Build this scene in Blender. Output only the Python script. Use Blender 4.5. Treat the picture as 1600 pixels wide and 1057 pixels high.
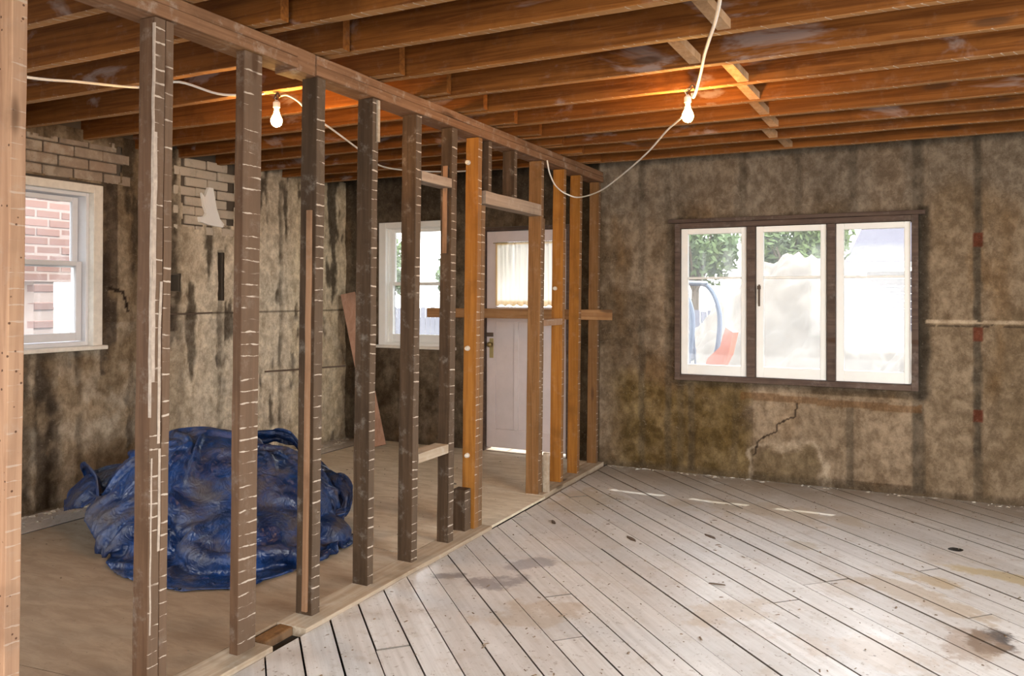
import bpy, bmesh, math, random
import numpy as np
from mathutils import Vector, Matrix, noise as mnoise

random.seed(7); rng = np.random.default_rng(7)
for o in list(bpy.data.objects): bpy.data.objects.remove(o, do_unlink=True)
SC = bpy.context.scene; COL = SC.collection

# ------------------------------------------------------------------ camera
XP, YB, XL = -2.4976, 6.855, -5.36
ZJ = 2.63
th, pit, roll = 0.4588, 0.006, 0.0026
fw = Vector((-math.sin(th)*math.cos(pit), math.cos(th)*math.cos(pit), math.sin(pit)))
r0 = Vector((math.cos(th), math.sin(th), 0)); u0 = r0.cross(fw)
R = r0*math.cos(roll)+u0*math.sin(roll); U = u0*math.cos(roll)-r0*math.sin(roll)
cd = bpy.data.cameras.new('camera'); cam = bpy.data.objects.new('camera', cd); COL.objects.link(cam)
M = Matrix((R, U, -fw)).transposed().to_4x4(); M.translation = Vector((0, 0, 1.5)); cam.matrix_world = M
cd.sensor_width = 36; cd.lens = 36*1251.14/1600; cd.shift_y = -(528.5-455.34)/1600; cd.clip_start = .05
SC.camera = cam

# ------------------------------------------------------------------ world, sun, fill lamps
w = bpy.data.worlds.new('world'); SC.world = w; w.use_nodes = True
nt = w.node_tree; nt.nodes.clear()
wo = nt.nodes.new('ShaderNodeOutputWorld'); bg = nt.nodes.new('ShaderNodeBackground')
gr = nt.nodes.new('ShaderNodeValToRGB'); tc = nt.nodes.new('ShaderNodeTexCoord'); sp = nt.nodes.new('ShaderNodeSeparateXYZ')
nt.links.new(tc.outputs['Generated'], sp.inputs[0]); nt.links.new(sp.outputs['Z'], gr.inputs[0])
gr.color_ramp.elements[0].color = (1, .98, .95, 1); gr.color_ramp.elements[1].color = (.72, .84, 1, 1)
nt.links.new(gr.outputs[0], bg.inputs[0]); bg.inputs[1].default_value = 7.5
nt.links.new(bg.outputs[0], wo.inputs[0])

def light(name, typ, loc, dirv, energy, color=(1, 1, 1), sx=1, sy=1):
    l = bpy.data.lights.new(name, typ); l.energy = energy; l.color = color
    if typ == 'AREA': l.shape = 'RECTANGLE'; l.size = sx; l.size_y = sy
    o = bpy.data.objects.new(name, l); COL.objects.link(o); o.location = loc
    o.rotation_euler = Vector(dirv).to_track_quat('-Z', 'Y').to_euler(); return o
sun = light('sun', 'SUN', (0, 12, 10), (-.40, -.88, -.98), 9.0, (1, .95, .86)); sun.data.angle = .004
# added fill lamps set at unseen openings behind and beside the camera
light('fill_front_opening', 'AREA', (0.5, -3.1, 1.35), (.15, 1, 0.0), 190, (1, .93, .84), 3.2, 1.8)
light('fill_front_opening_hall', 'AREA', (-4.0, -3.1, 1.45), (0.0, 1, 0.0), 6, (1, .93, .84), 1.6, 1.9)
light('fill_right_opening', 'AREA', (3.2, 2.2, 2.1), (-1, .38, -.50), 190, (1, .95, .89), 3.4, .8)
light('fill_left_opening', 'AREA', (-5.75, 1.0, 1.45), (1, .75, -.5), 40, (1, .97, .93), 1.3, 1.2)
SC.view_settings.view_transform = 'Standard'; SC.view_settings.look = 'None'
SC.view_settings.gamma = 1; SC.view_settings.use_curve_mapping = False
SC.view_settings.exposure = 0.14
SC.cycles.use_denoising = True
SC.cycles.max_bounces = 8; SC.cycles.diffuse_bounces = 5; SC.cycles.transparent_max_bounces = 16
SC.cycles.sample_clamp_indirect = 6; SC.cycles.caustics_reflective = False; SC.cycles.caustics_refractive = False

# ------------------------------------------------------------------ node helpers
class G:
    def __init__(s, name):
        s.m = bpy.data.materials.new(name); s.m.use_nodes = True; s.t = s.m.node_tree; s.t.nodes.clear()
        s.out = s.n('ShaderNodeOutputMaterial'); s.pos = s.n('ShaderNodeNewGeometry')
    def n(s, t, **k):
        x = s.t.nodes.new(t)
        for a, b in k.items(): setattr(x, a, b)
        return x
    def set(s, inp, v):
        if isinstance(v, bpy.types.NodeSocket): s.t.links.new(v, inp)
        elif v is not None: inp.default_value = v
    def mth(s, op, a, b=None, c=None, clamp=False):
        x = s.n('ShaderNodeMath', operation=op, use_clamp=clamp); s.set(x.inputs[0], a)
        if b is not None: s.set(x.inputs[1], b)
        if c is not None: s.set(x.inputs[2], c)
        return x.outputs[0]
    def vec(s, op, a, b):
        x = s.n('ShaderNodeVectorMath', operation=op); s.set(x.inputs[0], a); s.set(x.inputs[1], b); return x.outputs[0]
    def mix(s, f, a, b, mode='MIX'):
        x = s.n('ShaderNodeMix', data_type='RGBA', blend_type=mode); s.set(x.inputs[0], f)
        for i, v in ((6, a), (7, b)):
            if isinstance(v, tuple) and len(v) == 3: v = (*v, 1)
            s.set(x.inputs[i], v)
        return x.outputs[2]
    def noise(s, v, scale, detail=4, rough=.6, dist=0):
        x = s.n('ShaderNodeTexNoise'); s.set(x.inputs['Vector'], v); x.inputs['Scale'].default_value = scale
        x.inputs['Detail'].default_value = detail; x.inputs['Roughness'].default_value = rough; x.inputs['Distortion'].default_value = dist
        return x.outputs[0]
    def step(s, v, a, b, lo=0., hi=1.):
        x = s.n('ShaderNodeMapRange', interpolation_type='SMOOTHSTEP'); s.set(x.inputs[0], v)
        x.inputs[1].default_value = a; x.inputs[2].default_value = b; x.inputs[3].default_value = lo; x.inputs[4].default_value = hi
        return x.outputs[0]
    def rand(s): return s.n('ShaderNodeObjectInfo').outputs['Random']
    def P(s, sc=(1, 1, 1), rnd=False):
        p = s.vec('MULTIPLY', s.pos.outputs['Position'], sc)
        if rnd:
            q = s.n('ShaderNodeCombineXYZ'); r = s.mth('MULTIPLY', s.rand(), 37.)
            s.set(q.inputs[0], r); s.set(q.inputs[1], r); s.set(q.inputs[2], r)
            p = s.vec('ADD', p, q.outputs[0])
        return p
    def xyz(s, v=None):
        x = s.n('ShaderNodeSeparateXYZ'); s.set(x.inputs[0], v if v is not None else s.pos.outputs['Position']); return x.outputs
    def bsdf(s, col, rough=.8, bump=None, bstr=.3, bdist=.01, metal=0, spec=.4, **k):
        b = s.n('ShaderNodeBsdfPrincipled')
        if isinstance(col, tuple) and len(col) == 3: col = (*col, 1)
        s.set(b.inputs['Base Color'], col); s.set(b.inputs['Roughness'], rough); b.inputs['Metallic'].default_value = metal
        b.inputs['Specular IOR Level'].default_value = spec
        for a, v in k.items(): s.set(b.inputs[a.replace('_', ' ')], v)
        if bump is not None:
            q = s.n('ShaderNodeBump'); q.inputs['Strength'].default_value = bstr; q.inputs['Distance'].default_value = bdist
            s.set(q.inputs['Height'], bump); s.t.links.new(q.outputs[0], b.inputs['Normal'])
        return b.outputs[0]
    def fin(s, sh): s.t.links.new(sh, s.out.inputs[0]); return s.m

def simple(name, col, rough=.7, var=.12, scale=9., **k):
    g = G(name); f = g.noise(g.P(rnd=True), scale)
    c = g.mix(f, tuple(x*(1-var*2) for x in col), tuple(min(1, x*(1+var*2)) for x in col))
    return g.fin(g.bsdf(c, rough, bump=f, bstr=.15, **k))

def wood(name, c1, c2, axis='z', marks=None, period=.05, dust=.2, rough=.75, markcol=(.46, .39, .32), mark_amt=1., patch=0.):
    g = G(name)
    sc = {'z': (34, 34, 1.6), 'x': (1.3, 34, 34), 'y': (34, 1.3, 34)}[axis]
    p = g.P(sc, True); n1 = g.noise(p, 1., 5, .65, .6); n2 = g.noise(g.P((1.6, 1.6, 1.6), True), 2.2, 4)
    c = g.mix(g.step(n1, .32, .7), c1, c2)
    c = g.mix(g.step(n2, .5, .72, 0, .55), c, tuple(x*.55 for x in c1))
    c = g.mix(g.mth('MULTIPLY', g.rand(), .5), c, tuple(x*.45 for x in c2))
    d = g.noise(g.P((5, 5, 5), True), 2.5, 6, .7)
    c = g.mix(g.step(d, .52, .75, 0, dust), c, (.5, .46, .40))
    if patch:
        q = g.noise(g.P((1.1, 1, 3.), True), 1.6, 5, .62, .5)
        c = g.mix(g.step(q, .57, .68, 0, patch), c, (.40, .35, .34))
    if marks:
        N = g.xyz(g.pos.outputs['Normal']); X = g.xyz()
        along = X[2] if marks == 'stud' else X[0]
        face = g.step(N[0], .6, .8) if marks == 'stud' else g.step(g.mth('MULTIPLY', N[2], -1), .6, .8)
        wob = g.noise(g.P((9, 9, 9), True), 1., 3)
        skew = g.mth('MULTIPLY', X[1], .03 if marks == 'stud' else -.55)
        ph = g.mth('FRACT', g.mth('DIVIDE', g.mth('ADD', g.mth('ADD', along, skew), g.mth('ADD', g.mth('MULTIPLY', wob, .022), g.mth('MULTIPLY', g.rand(), .3))), period))
        line = g.mth('LESS_THAN', g.mth('ABSOLUTE', g.mth('SUBTRACT', ph, .5)), g.mth('MULTIPLY', g.step(g.noise(g.P((14, 14, 14), True), 1., 3), .38, .62), .075))
        on = g.step(g.noise(g.P((3, 3, 12), True) if marks == 'stud' else g.P((12, 3, 3), True), 1.3, 2), .40, .50)
        m = g.mth('MULTIPLY', g.mth('MULTIPLY', line, face), g.mth('MULTIPLY', on, mark_amt))
        c = g.mix(g.mth('MULTIPLY', face, .40 if marks == 'stud' else .50), c, (.17, .125, .09) if marks == 'stud' else (.46, .27, .12))
        c = g.mix(m, c, markcol)
    if name.startswith('bare_reddish'):
        nh = g.n('ShaderNodeTexVoronoi'); g.set(nh.inputs['Vector'], g.P((1, 1, 1))); nh.inputs['Scale'].default_value = 34.
        c = g.mix(g.mth('MULTIPLY', g.step(nh.outputs['Distance'], .10, .17, .85, 0), g.step(g.noise(g.P(), 13., 2), .47, .52)), c, (.05, .02, .01))
    knots = g.n('ShaderNodeTexVoronoi'); g.set(knots.inputs['Vector'], g.P({'z': (5, 5, 1.3), 'x': (1.3, 5, 5), 'y': (5, 1.3, 5)}[axis], True)); knots.inputs['Scale'].default_value = 1.
    c = g.mix(g.step(knots.outputs['Distance'], .06, .13, .7, 0), c, (.06, .03, .015))
    return g.fin(g.bsdf(c, rough, bump=n1, bstr=.35, bdist=.004, spec=.12))

def plaster(name, hi=.12):
    g = G(name); a = g.n('ShaderNodeAttribute'); a.attribute_name = 'tint'
    n1 = g.noise(g.P((1, 1, .8)), 13., 9, .74, .15); n2 = g.noise(g.P((1, 1, .35)), 16., 6, .7); n3 = g.noise(g.P(), 60., 4, .7)
    c = g.mix(g.step(n1, .33, .72), g.mix(1., a.outputs['Color'], (.50, .46, .41), 'MULTIPLY'), g.mix(1., a.outputs['Color'], (1.08, 1.05, 1.0), 'MULTIPLY'))
    c = g.mix(g.step(n2, .56, .72, 0, .45), c, g.mix(1., c, (.5, .42, .32), 'MULTIPLY'))
    c = g.mix(g.step(n3, .60, .72, 0, .18), c, (.50, .43, .34))
    c = g.mix(g.step(g.noise(g.P(), 95., 3, .7), .58, .70, 0, .45), c, g.mix(1., c, (.35, .3, .25), 'MULTIPLY'))
    c = g.mix(g.step(g.noise(g.P((1, 1, 2.2)), 9., 7, .78, 1.), .60, .68, 0, .22), c, (.42, .35, .26))
    c = g.mix(g.step(g.noise(g.P(), 23., 5, .8, 1.5), .67, .71, 0, .55), c, (.05, .04, .03))
    h = g.mth('ADD', n1, g.mth('MULTIPLY', n3, .35))
    return g.fin(g.bsdf(c, .93, bump=h, bstr=.6, bdist=.018, spec=.06))

def plank_mat():
    g = G('dusty_painted_floorboard'); P = g.P()
    ang = g.n('ShaderNodeVectorRotate', rotation_type='Z_AXIS'); g.set(ang.inputs['Vector'], P); ang.inputs['Angle'].default_value = math.radians(45)
    grain = g.noise(g.vec('MULTIPLY', ang.outputs[0], (1.6, 34, 1)), 1., 5, .65); blot = g.noise(P, 6., 6, .72)
    c = g.mix(g.step(grain, .3, .7), (.58, .555, .53), (.735, .715, .70))
    c = g.mix(g.mth('MULTIPLY', g.rand(), .55), c, (.46, .425, .40))
    big = g.noise(P, 1.5, 5, .62, .4)
    c = g.mix(g.step(big, .54, .74, 0, .45), c, (.50, .39, .28))
    X = g.xyz()
    # shade along the back wall, painted as darker brown boards
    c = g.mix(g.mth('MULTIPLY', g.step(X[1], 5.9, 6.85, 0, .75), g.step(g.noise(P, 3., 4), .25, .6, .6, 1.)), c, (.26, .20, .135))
    wob = g.noise(P, 5., 5, .7)
    def stain(c, x, y, rx, ry, col, amt, rot=0):
        v = g.vec('SUBTRACT', P, (x, y, 0)); r = g.n('ShaderNodeVectorRotate', rotation_type='Z_AXIS'); g.set(r.inputs['Vector'], v); r.inputs['Angle'].default_value = rot
        q = g.xyz(g.vec('DIVIDE', r.outputs[0], (rx, ry, 1)))
        d = g.mth('SQRT', g.mth('ADD', g.mth('MULTIPLY', q[0], q[0]), g.mth('MULTIPLY', q[1], q[1])))
        d = g.mth('ADD', d, g.mth('MULTIPLY', g.mth('SUBTRACT', wob, .5), 3.0))
        return g.mix(g.step(d, .6, 1.05, amt, 0), c, col)
    for s in STAINS: c = stain(c, *s)
    c = g.mix(g.step(blot, .52, .70, 0, .42), c, (.40, .32, .24)); c = g.mix(g.step(blot, .30, .44, .35, 0), c, (.80, .79, .78))
    fn = g.noise(P, 38., 5, .75); c = g.mix(g.step(fn, .585, .67, 0, .6), c, (.20, .14, .09))
    gr = g.n('ShaderNodeTexVoronoi'); g.set(gr.inputs['Vector'], P); gr.inputs['Scale'].default_value = 13.
    spot = g.mth('MULTIPLY', g.step(gr.outputs['Distance'], .05, .11, .8, 0), g.step(g.noise(P, 2., 2), .48, .56))
    c = g.mix(spot, c, (.10, .065, .04))
    # gap shade painted in: side faces coloured dark by their normal
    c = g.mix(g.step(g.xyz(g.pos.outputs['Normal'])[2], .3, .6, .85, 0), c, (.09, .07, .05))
    rough = g.step(big, .3, .7, .30, .48)
    return g.fin(g.bsdf(c, rough, bump=g.mth('ADD', grain, g.mth('MULTIPLY', fn, .5)), bstr=.2, bdist=.003, spec=.45))
STAINS = [(.33, 4.10, .10, .17, (.045, .035, .035), .9, .3), (.24, 4.02, .16, .22, (.33, .23, .16), .6, .3), (.10, 4.85, .22, .10, (.45, .33, .17), .75, .5),
          (.45, 5.10, .32, .09, (.50, .38, .17), .7, .2), (.05, 4.55, .40, .13, (.42, .31, .19), .6, .6), (-.15, 3.75, .3, .16, (.48, .36, .26), .45, 0),
          (-.75, 3.95, .3, .14, (.47, .36, .24), .5, -.8), (-1.6, 3.5, .3, .2, (.44, .33, .22), .5, -.8), (-1.95, 3.8, .16, .1, (.2, .18, .19), .7, -.7), (-1.95, 4.1, .2, .09, (.24, .22, .24), .65, -.7),
          (-2.25, 3.75, .11, .06, (.15, .13, .13), .7, -.7), (-2.15, 5.6, .25, .4, (.45, .36, .23), .5, 0), (-.9, 5.9, .7, .25, (.45, .36, .24), .45, 0), (-.6, 5.2, .12, .1, (.42, .33, .2), .5, 0)]

def hardboard_mat():
    g = G('dusty_hardboard'); P = g.P()
    s = g.noise(g.vec('MULTIPLY', P, (2.2, 7, 1)), 2., 6, .65, .4); big = g.noise(P, .9, 4, .6)
    c = g.mix(g.step(s, .3, .72), (.24, .165, .105), (.33, .24, .16))
    X = g.xyz()
    f = g.mth('ADD', X[1], g.mth('MULTIPLY', g.mth('SUBTRACT', big, .5), 2.4))
    c = g.mix(g.step(f, 2.9, 4.6, 0, .85), c, g.mix(g.step(s, .35, .65), (.66, .57, .43), (.82, .74, .60)))  # pale dust farther in, lifted further to paint in missing light
    c = g.mix(g.mth('MULTIPLY', g.step(X[0], -4.6, -5.2, 0, .6), g.step(big, .4, .6)), c, (.45, .42, .36))
    fn = g.noise(P, 26., 5, .75); c = g.mix(g.step(fn, .60, .69, 0, .5), c, (.2, .14, .08))
    c = g.mix(g.step(g.noise(g.vec('MULTIPLY', P, (5, 16, 1)), 1., 4, .7), .64, .72, 0, .5), c, (.17, .12, .08))
    return g.fin(g.bsdf(c, .72, bump=fn, bstr=.2, bdist=.003, spec=.3))

def glass_mat():
    g = G('dusty_window_glass'); t = g.n('ShaderNodeBsdfTransparent'); t.inputs[0].default_value = (.97, .98, .98, 1)
    gl = g.n('ShaderNodeBsdfGlossy'); gl.inputs['Roughness'].default_value = .05
    tr = g.n('ShaderNodeBsdfTranslucent'); tr.inputs[0].default_value = (.9, .92, .95, 1)
    fr = g.n('ShaderNodeFresnel'); fr.inputs[0].default_value = 1.45
    a = g.n('ShaderNodeMixShader'); g.set(a.inputs[0], g.mth('MULTIPLY', g.step(g.noise(g.P(), 3., 4), .3, .7, .6, 1.), .085)); g.set(a.inputs[1], t.outputs[0]); g.set(a.inputs[2], tr.outputs[0])
    b = g.n('ShaderNodeMixShader'); g.set(b.inputs[0], g.mth('MULTIPLY', fr.outputs[0], .6)); g.set(b.inputs[1], a.outputs[0]); g.set(b.inputs[2], gl.outputs[0])
    return g.fin(b.outputs[0])

MT = {}
MT['stud'] = wood('weathered_stud_timber', (.040, .024, .013), (.080, .048, .027), 'z', 'stud')
MT['stud_warm'] = wood('warm_brown_stud_timber', (.095, .050, .026), (.175, .098, .056), 'z', 'stud')
MT['stud_red'] = wood('bare_reddish_stud_timber', (.40, .22, .13), (.55, .33, .20), 'z', 'stud', mark_amt=.5)
MT['stud_orange'] = wood('orange_stud_timber', (.22, .085, .015), (.34, .145, .028), 'z', 'stud', dust=.08)
MT['stud_brown'] = wood('brown_stud_timber', (.14, .065, .022), (.22, .115, .045), 'z', 'stud', dust=.1)
MT['plate'] = wood('plate_timber', (.17, .085, .042), (.33, .18, .10), 'y', None, dust=.4)
MT['sill'] = wood('dusty_sole_plate_timber', (.38, .29, .20), (.52, .43, .33), 'y', None, dust=.5)
MT['beam_x'] = wood('dusty_noggin_timber', (.30, .22, .165), (.44, .34, .26), 'y', None, dust=.4)
MT['joist'] = wood('orange_brown_joist_timber', (.115, .036, .007), (.27, .098, .020), 'x', 'joist', period=.05, dust=.06, patch=.45, mark_amt=.9)
MT['strut'] = wood('strut_timber', (.34, .20, .10), (.48, .30, .17), 'z', None, dust=.3)
MT['board'] = wood('nailed_board_timber', (.24, .12, .05), (.36, .20, .09), 'x', None, dust=.1)
MT['leanboard'] = wood('leaning_board_timber', (.40, .22, .14), (.55, .33, .23), 'z', None, dust=.1)
MT['dark_ceiling'] = simple('dark_floorboards_above', (.07, .045, .03))
MT['masonry'] = simple('dark_masonry', (.10, .08, .06), .95)
MT['hole_shade'] = simple('painted_hole_shade', (.03, .025, .02), .95)  # near-black colour stands in for the shade inside holes
MT['plaster'] = plaster('stained_plaster')
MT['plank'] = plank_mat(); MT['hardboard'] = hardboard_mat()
MT['void'] = simple('underfloor_earth', (.03, .025, .02), .95)
MT['white'] = simple('white_window_paint', (.80, .80, .77), .45, .03)
MT['greywhite'] = simple('greyish_window_paint', (.60, .60, .62), .5, .05)
MT['oldwhite'] = simple('worn_white_paint', (.66, .62, .55), .6, .12, 20)
MT['doorpaint'] = simple('pale_lilac_door_paint', (.60, .53, .52), .55, .08, 5)
MT['darkframe'] = wood('dark_window_frame_timber', (.075, .05, .04), (.13, .09, .07), 'x', None, dust=.15)
MT['glass'] = glass_mat()
MT['paintstrip'] = simple('old_paint_strip', (.40, .33, .27), .8, .25, 40)
MT['batten'] = wood('brown_batten_timber', (.20, .105, .055), (.30, .17, .095), 'z', None, dust=.1)
MT['brass'] = simple('tarnished_brass', (.35, .27, .12), .4, metal=.8)
MT['iron'] = simple('rusty_iron', (.10, .07, .05), .8)
MT['cable'] = simple('white_cable', (.75, .72, .66), .5, .04)
MT['ceramic'] = simple('white_ceramic', (.85, .82, .76), .3, .03)
MT['oldceramic'] = simple('aged_ceramic', (.55, .50, .43), .4, .06)
MT['plasterwhite'] = simple('white_plaster_remnant', (.93, .90, .85), .8, .03)
MT['crumb'] = simple('debris_crumbs', (.22, .16, .11), .9, .4, 30)
MT['crumblight'] = simple('plaster_rubble', (.5, .45, .38), .9, .2, 30)

# ------------------------------------------------------------------ mesh helpers
def bx(bm, x0, x1, y0, y1, z0, z1, bev=0.):
    vs = [bm.verts.new((x, y, z)) for x in (x0, x1) for y in (y0, y1) for z in (z0, z1)]
    fs = [(0, 1, 3, 2), (4, 6, 7, 5), (0, 4, 5, 1), (2, 3, 7, 6), (0, 2, 6, 4), (1, 5, 7, 3)]
    faces = [bm.faces.new([vs[i] for i in f]) for f in fs]
    if bev:
        es = list({e for f in faces for e in f.edges})
        bmesh.ops.bevel(bm, geom=es, offset=bev, segments=1, affect='EDGES')
    return vs
def box(*a, bev=0.):
    bm = bmesh.new(); bx(bm, *a, bev=bev); return bm
def timber(x0, x1, y0, y1, z0, z1, bev=.003, rough=.0025, seg=.16, lean=0.):
    """sawn timber with slightly uneven arrises; lean = X shift from bottom (z=0) to top"""
    bm = box(x0, x1, y0, y1, z0, z1); d = (x1-x0, y1-y0, z1-z0); ax = d.index(max(d))
    n = max(1, int(d[ax]/seg))
    es = [e for e in bm.edges if abs((e.verts[0].co-e.verts[1].co)[ax]) > .9*d[ax]]
    bmesh.ops.bevel(bm, geom=es, offset=bev, segments=1, affect='EDGES')
    for k in range(1, n):
        p = [0, 0, 0]; p[ax] = (x0, y0, z0)[ax]+d[ax]*k/n; nn = [0, 0, 0]; nn[ax] = 1
        bmesh.ops.bisect_plane(bm, geom=bm.verts[:]+bm.edges[:]+bm.faces[:], plane_co=p, plane_no=nn)
    s = random.random()*50
    for v in bm.verts:
        q = mnoise.noise_vector(Vector((v.co.x*9+s, v.co.y*9, v.co.z*9)))*rough
        for i in range(3):
            if i != ax: v.co[i] += q[i]
        v.co.x += lean*v.co.z/2.526
    return bm
def cyl(bm, p0, p1, r0, r1=None, n=12):
    p0, p1 = Vector(p0), Vector(p1); r1 = r0 if r1 is None else r1; d = (p1-p0).normalized()
    a = d.orthogonal().normalized(); b = d.cross(a)
    A = [bm.verts.new(p0+(a*math.cos(t)+b*math.sin(t))*r0) for t in [2*math.pi*i/n for i in range(n)]]
    B = [bm.verts.new(p1+(a*math.cos(t)+b*math.sin(t))*r1) for t in [2*math.pi*i/n for i in range(n)]]
    for i in range(n): bm.faces.new((A[i], A[(i+1) % n], B[(i+1) % n], B[i]))
    bm.faces.new(A[::-1]); bm.faces.new(B)
def tube(pts, r, n=8, sub=6):
    P = [Vector(p) for p in pts]; Q = []
    for i in range(len(P)-1):
        a, b, c, d = P[max(i-1, 0)], P[i], P[i+1], P[min(i+2, len(P)-1)]
        for k in range(sub):
            t = k/sub; Q.append(.5*((2*b)+(c-a)*t+(2*a-5*b+4*c-d)*t*t+(3*b-a-3*c+d)*t**3))
    Q.append(P[-1]); bm = bmesh.new(); rings = []; up = Vector((.3, .2, .9)).normalized()
    for i, q in enumerate(Q):
        t = (Q[min(i+1, len(Q)-1)]-Q[max(i-1, 0)]).normalized(); a = t.cross(up)
        a = a.normalized() if a.length > .05 else t.orthogonal().normalized(); b = t.cross(a)
        rings.append([bm.verts.new(q+(a*math.cos(w_)+b*math.sin(w_))*r) for w_ in [2*math.pi*j/n for j in range(n)]])
    for A, B in zip(rings, rings[1:]):
        for j in range(n): bm.faces.new((A[j], A[(j+1) % n], B[(j+1) % n], B[j]))
    bm.faces.new(rings[0][::-1]); bm.faces.new(rings[-1]); return bm
def lathe(bm, c, prof, n=24):
    rings = [[bm.verts.new((c[0]+r*math.cos(t), c[1]+r*math.sin(t), c[2]+z)) for t in [2*math.pi*i/n for i in range(n)]] for r, z in prof]
    for A, B in zip(rings, rings[1:]):
        for j in range(n): bm.faces.new((A[j], A[(j+1) % n], B[(j+1) % n], B[j]))
    bm.faces.new(rings[0][::-1]); bm.faces.new(rings[-1])

def wloc(o):
    v = Vector((0, 0, 0))
    while o: v += o.location; o = o.parent
    return v
def obj(name, bm, mat, parent=None, loc=None, smooth=False, **pr):
    me = bpy.data.meshes.new(name)
    if isinstance(bm, bmesh.types.BMesh):
        bmesh.ops.recalc_face_normals(bm, faces=bm.faces[:])
        if parent is not None: off = wloc(parent)
        elif loc is not None: off = Vector(loc)
        else:
            xs = [v.co for v in bm.verts]
            off = Vector(((min(c.x for c in xs)+max(c.x for c in xs))/2, (min(c.y for c in xs)+max(c.y for c in xs))/2, min(c.z for c in xs)))
        bmesh.ops.translate(bm, verts=bm.verts[:], vec=-off); bm.to_mesh(me); bm.free()
    else: me = bm; off = Vector(loc or (0, 0, 0))
    if isinstance(mat, (list, tuple)):
        for m_ in mat: me.materials.append(m_)
    else: me.materials.append(mat)
    if smooth: me.polygons.foreach_set('use_smooth', [True]*len(me.polygons))
    o = bpy.data.objects.new(name, me); COL.objects.link(o)
    if parent is not None: o.parent = parent
    else: o.location = off
    for k, v in pr.items(): o[k] = v
    return o
def thing(name, label, cat, loc, group=None):
    o = bpy.data.objects.new(name, None); COL.objects.link(o); o.location = loc; o.empty_display_size = .1
    o['label'] = label; o['category'] = cat
    if group: o['group'] = group
    return o
def struct_empty(name, loc, label=None):
    o = bpy.data.objects.new(name, None); COL.objects.link(o); o.location = loc; o['kind'] = 'structure'
    if label: o['label'] = label
    return o

# ------------------------------------------------------------------ masonry walls with openings
def wall_pieces(a0, a1, z0, z1, openings):
    """split rectangle (a along the wall, z) around the openings -> list of rects"""
    A = sorted({a0, a1, *[o[0] for o in openings], *[o[1] for o in openings]}); Z = sorted({z0, z1, *[o[2] for o in openings], *[o[3] for o in openings]})
    out = []
    for i in range(len(A)-1):
        run = None
        for j in range(len(Z)-1):
            ca, cz = (A[i]+A[i+1])/2, (Z[j]+Z[j+1])/2
            solid = not any(o[0] < ca < o[1] and o[2] < cz < o[3] for o in openings)
            if solid:
                if run and abs(run[3]-Z[j]) < 1e-9: run[3] = Z[j+1]
                else: run = [A[i], A[i+1], Z[j], Z[j+1]]; out.append(run)
            else: run = None
    return out
def fbm(x, y, z, o=5): return mnoise.fractal(Vector((x, y, z)), .9, 2.1, o)   # about -1..1
def ss(x, a, b):
    t = min(1, max(0, (x-a)/(b-a))); return t*t*(3-2*t)
def plaster_sheet(a0, a1, z0, z1, step, place, colf, dispf, keep):
    na, nz = int((a1-a0)/step)+1, int((z1-z0)/step)+1
    V, Cc, K = [], [], np.zeros((na, nz), bool)
    for i in range(na):
        a = a0+(a1-a0)*i/(na-1)
        for j in range(nz):
            z = z0+(z1-z0)*j/(nz-1); V.append(place(a, z, dispf(a, z))); Cc.append((*colf(a, z), 1)); K[i, j] = keep(a, z)
    F = [(i*nz+j, (i+1)*nz+j, (i+1)*nz+j+1, i*nz+j+1) for i in range(na-1) for j in range(nz-1) if K[i, j] and K[i+1, j] and K[i+1, j+1] and K[i, j+1]]
    used = np.zeros(len(V), bool); 
    for f in F: used[list(f)] = True
    idx = -np.ones(len(V), int); idx[used] = np.arange(used.sum())
    me = bpy.data.meshes.new('plaster_coat'); me.from_pydata([V[i] for i in np.nonzero(used)[0]], [], [tuple(int(idx[k]) for k in f) for f in F])
    ca = me.color_attributes.new('tint', 'FLOAT_COLOR', 'POINT'); ca.data.foreach_set('color', np.array(Cc)[used].ravel())
    me.polygons.foreach_set('use_smooth', [True]*len(me.polygons)); return me

ZT = 2.86   # top of walls
# ---- back wall (y = YB)
OPB = [(-1.80, .07, .79, 2.12), (-3.72, -2.80, -.03, 2.16), (-4.93, -4.02, .98, 2.26)]
bm = bmesh.new()
for a, b, c, d in wall_pieces(-5.75, 2.9, -.25, ZT, OPB): bx(bm, a, b, YB+.02, YB+.30, c, d)
wall_back = obj('wall_back', bm, MT['masonry'], loc=(0, YB+.15, 0), kind='structure', label='stained bare plaster wall with triple window and white door')
BANDS = [(-2.107, .03, .5, 0, 3), (-1.87, .03, .5, 0, 3), (-1.76, .03, .35, 0, 3), (-1.238, .03, .5, 2.05, 3), (-.792, .03, .55, 2.05, 3), (-.385, .035, .6, 2.05, 3), (.075, .045, .85, 0, 3), (.467, .028, .9, 0, 3), (-.41, .032, .75, 0, .68), (-1.666, .03, .6, 0, .75), (-1.30, .03, .25, 0, .75), (-3.0, .04, .4, 0, 3), (-5.25, .05, .6, 0, 3), (-5.02, .04, .5, 0, 3)]
CR = [(-1.143, .182), (-1.123, .29), (-1.031, .361), (-.955, .40), (-.955, .451), (-.87, .504), (-.82, .52), (-.806, .628)]
def segd(p, pts):
    best = 9
    for (x1, y1), (x2, y2) in zip(pts, pts[1:]):
        dx, dy = x2-x1, y2-y1; t = max(0, min(1, ((p[0]-x1)*dx+(p[1]-y1)*dy)/(dx*dx+dy*dy)))
        best = min(best, math.hypot(p[0]-x1-t*dx, p[1]-y1-t*dy))
    return best
def mixc(a, b, f): return tuple(a[i]*(1-f)+b[i]*f for i in range(3))
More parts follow.
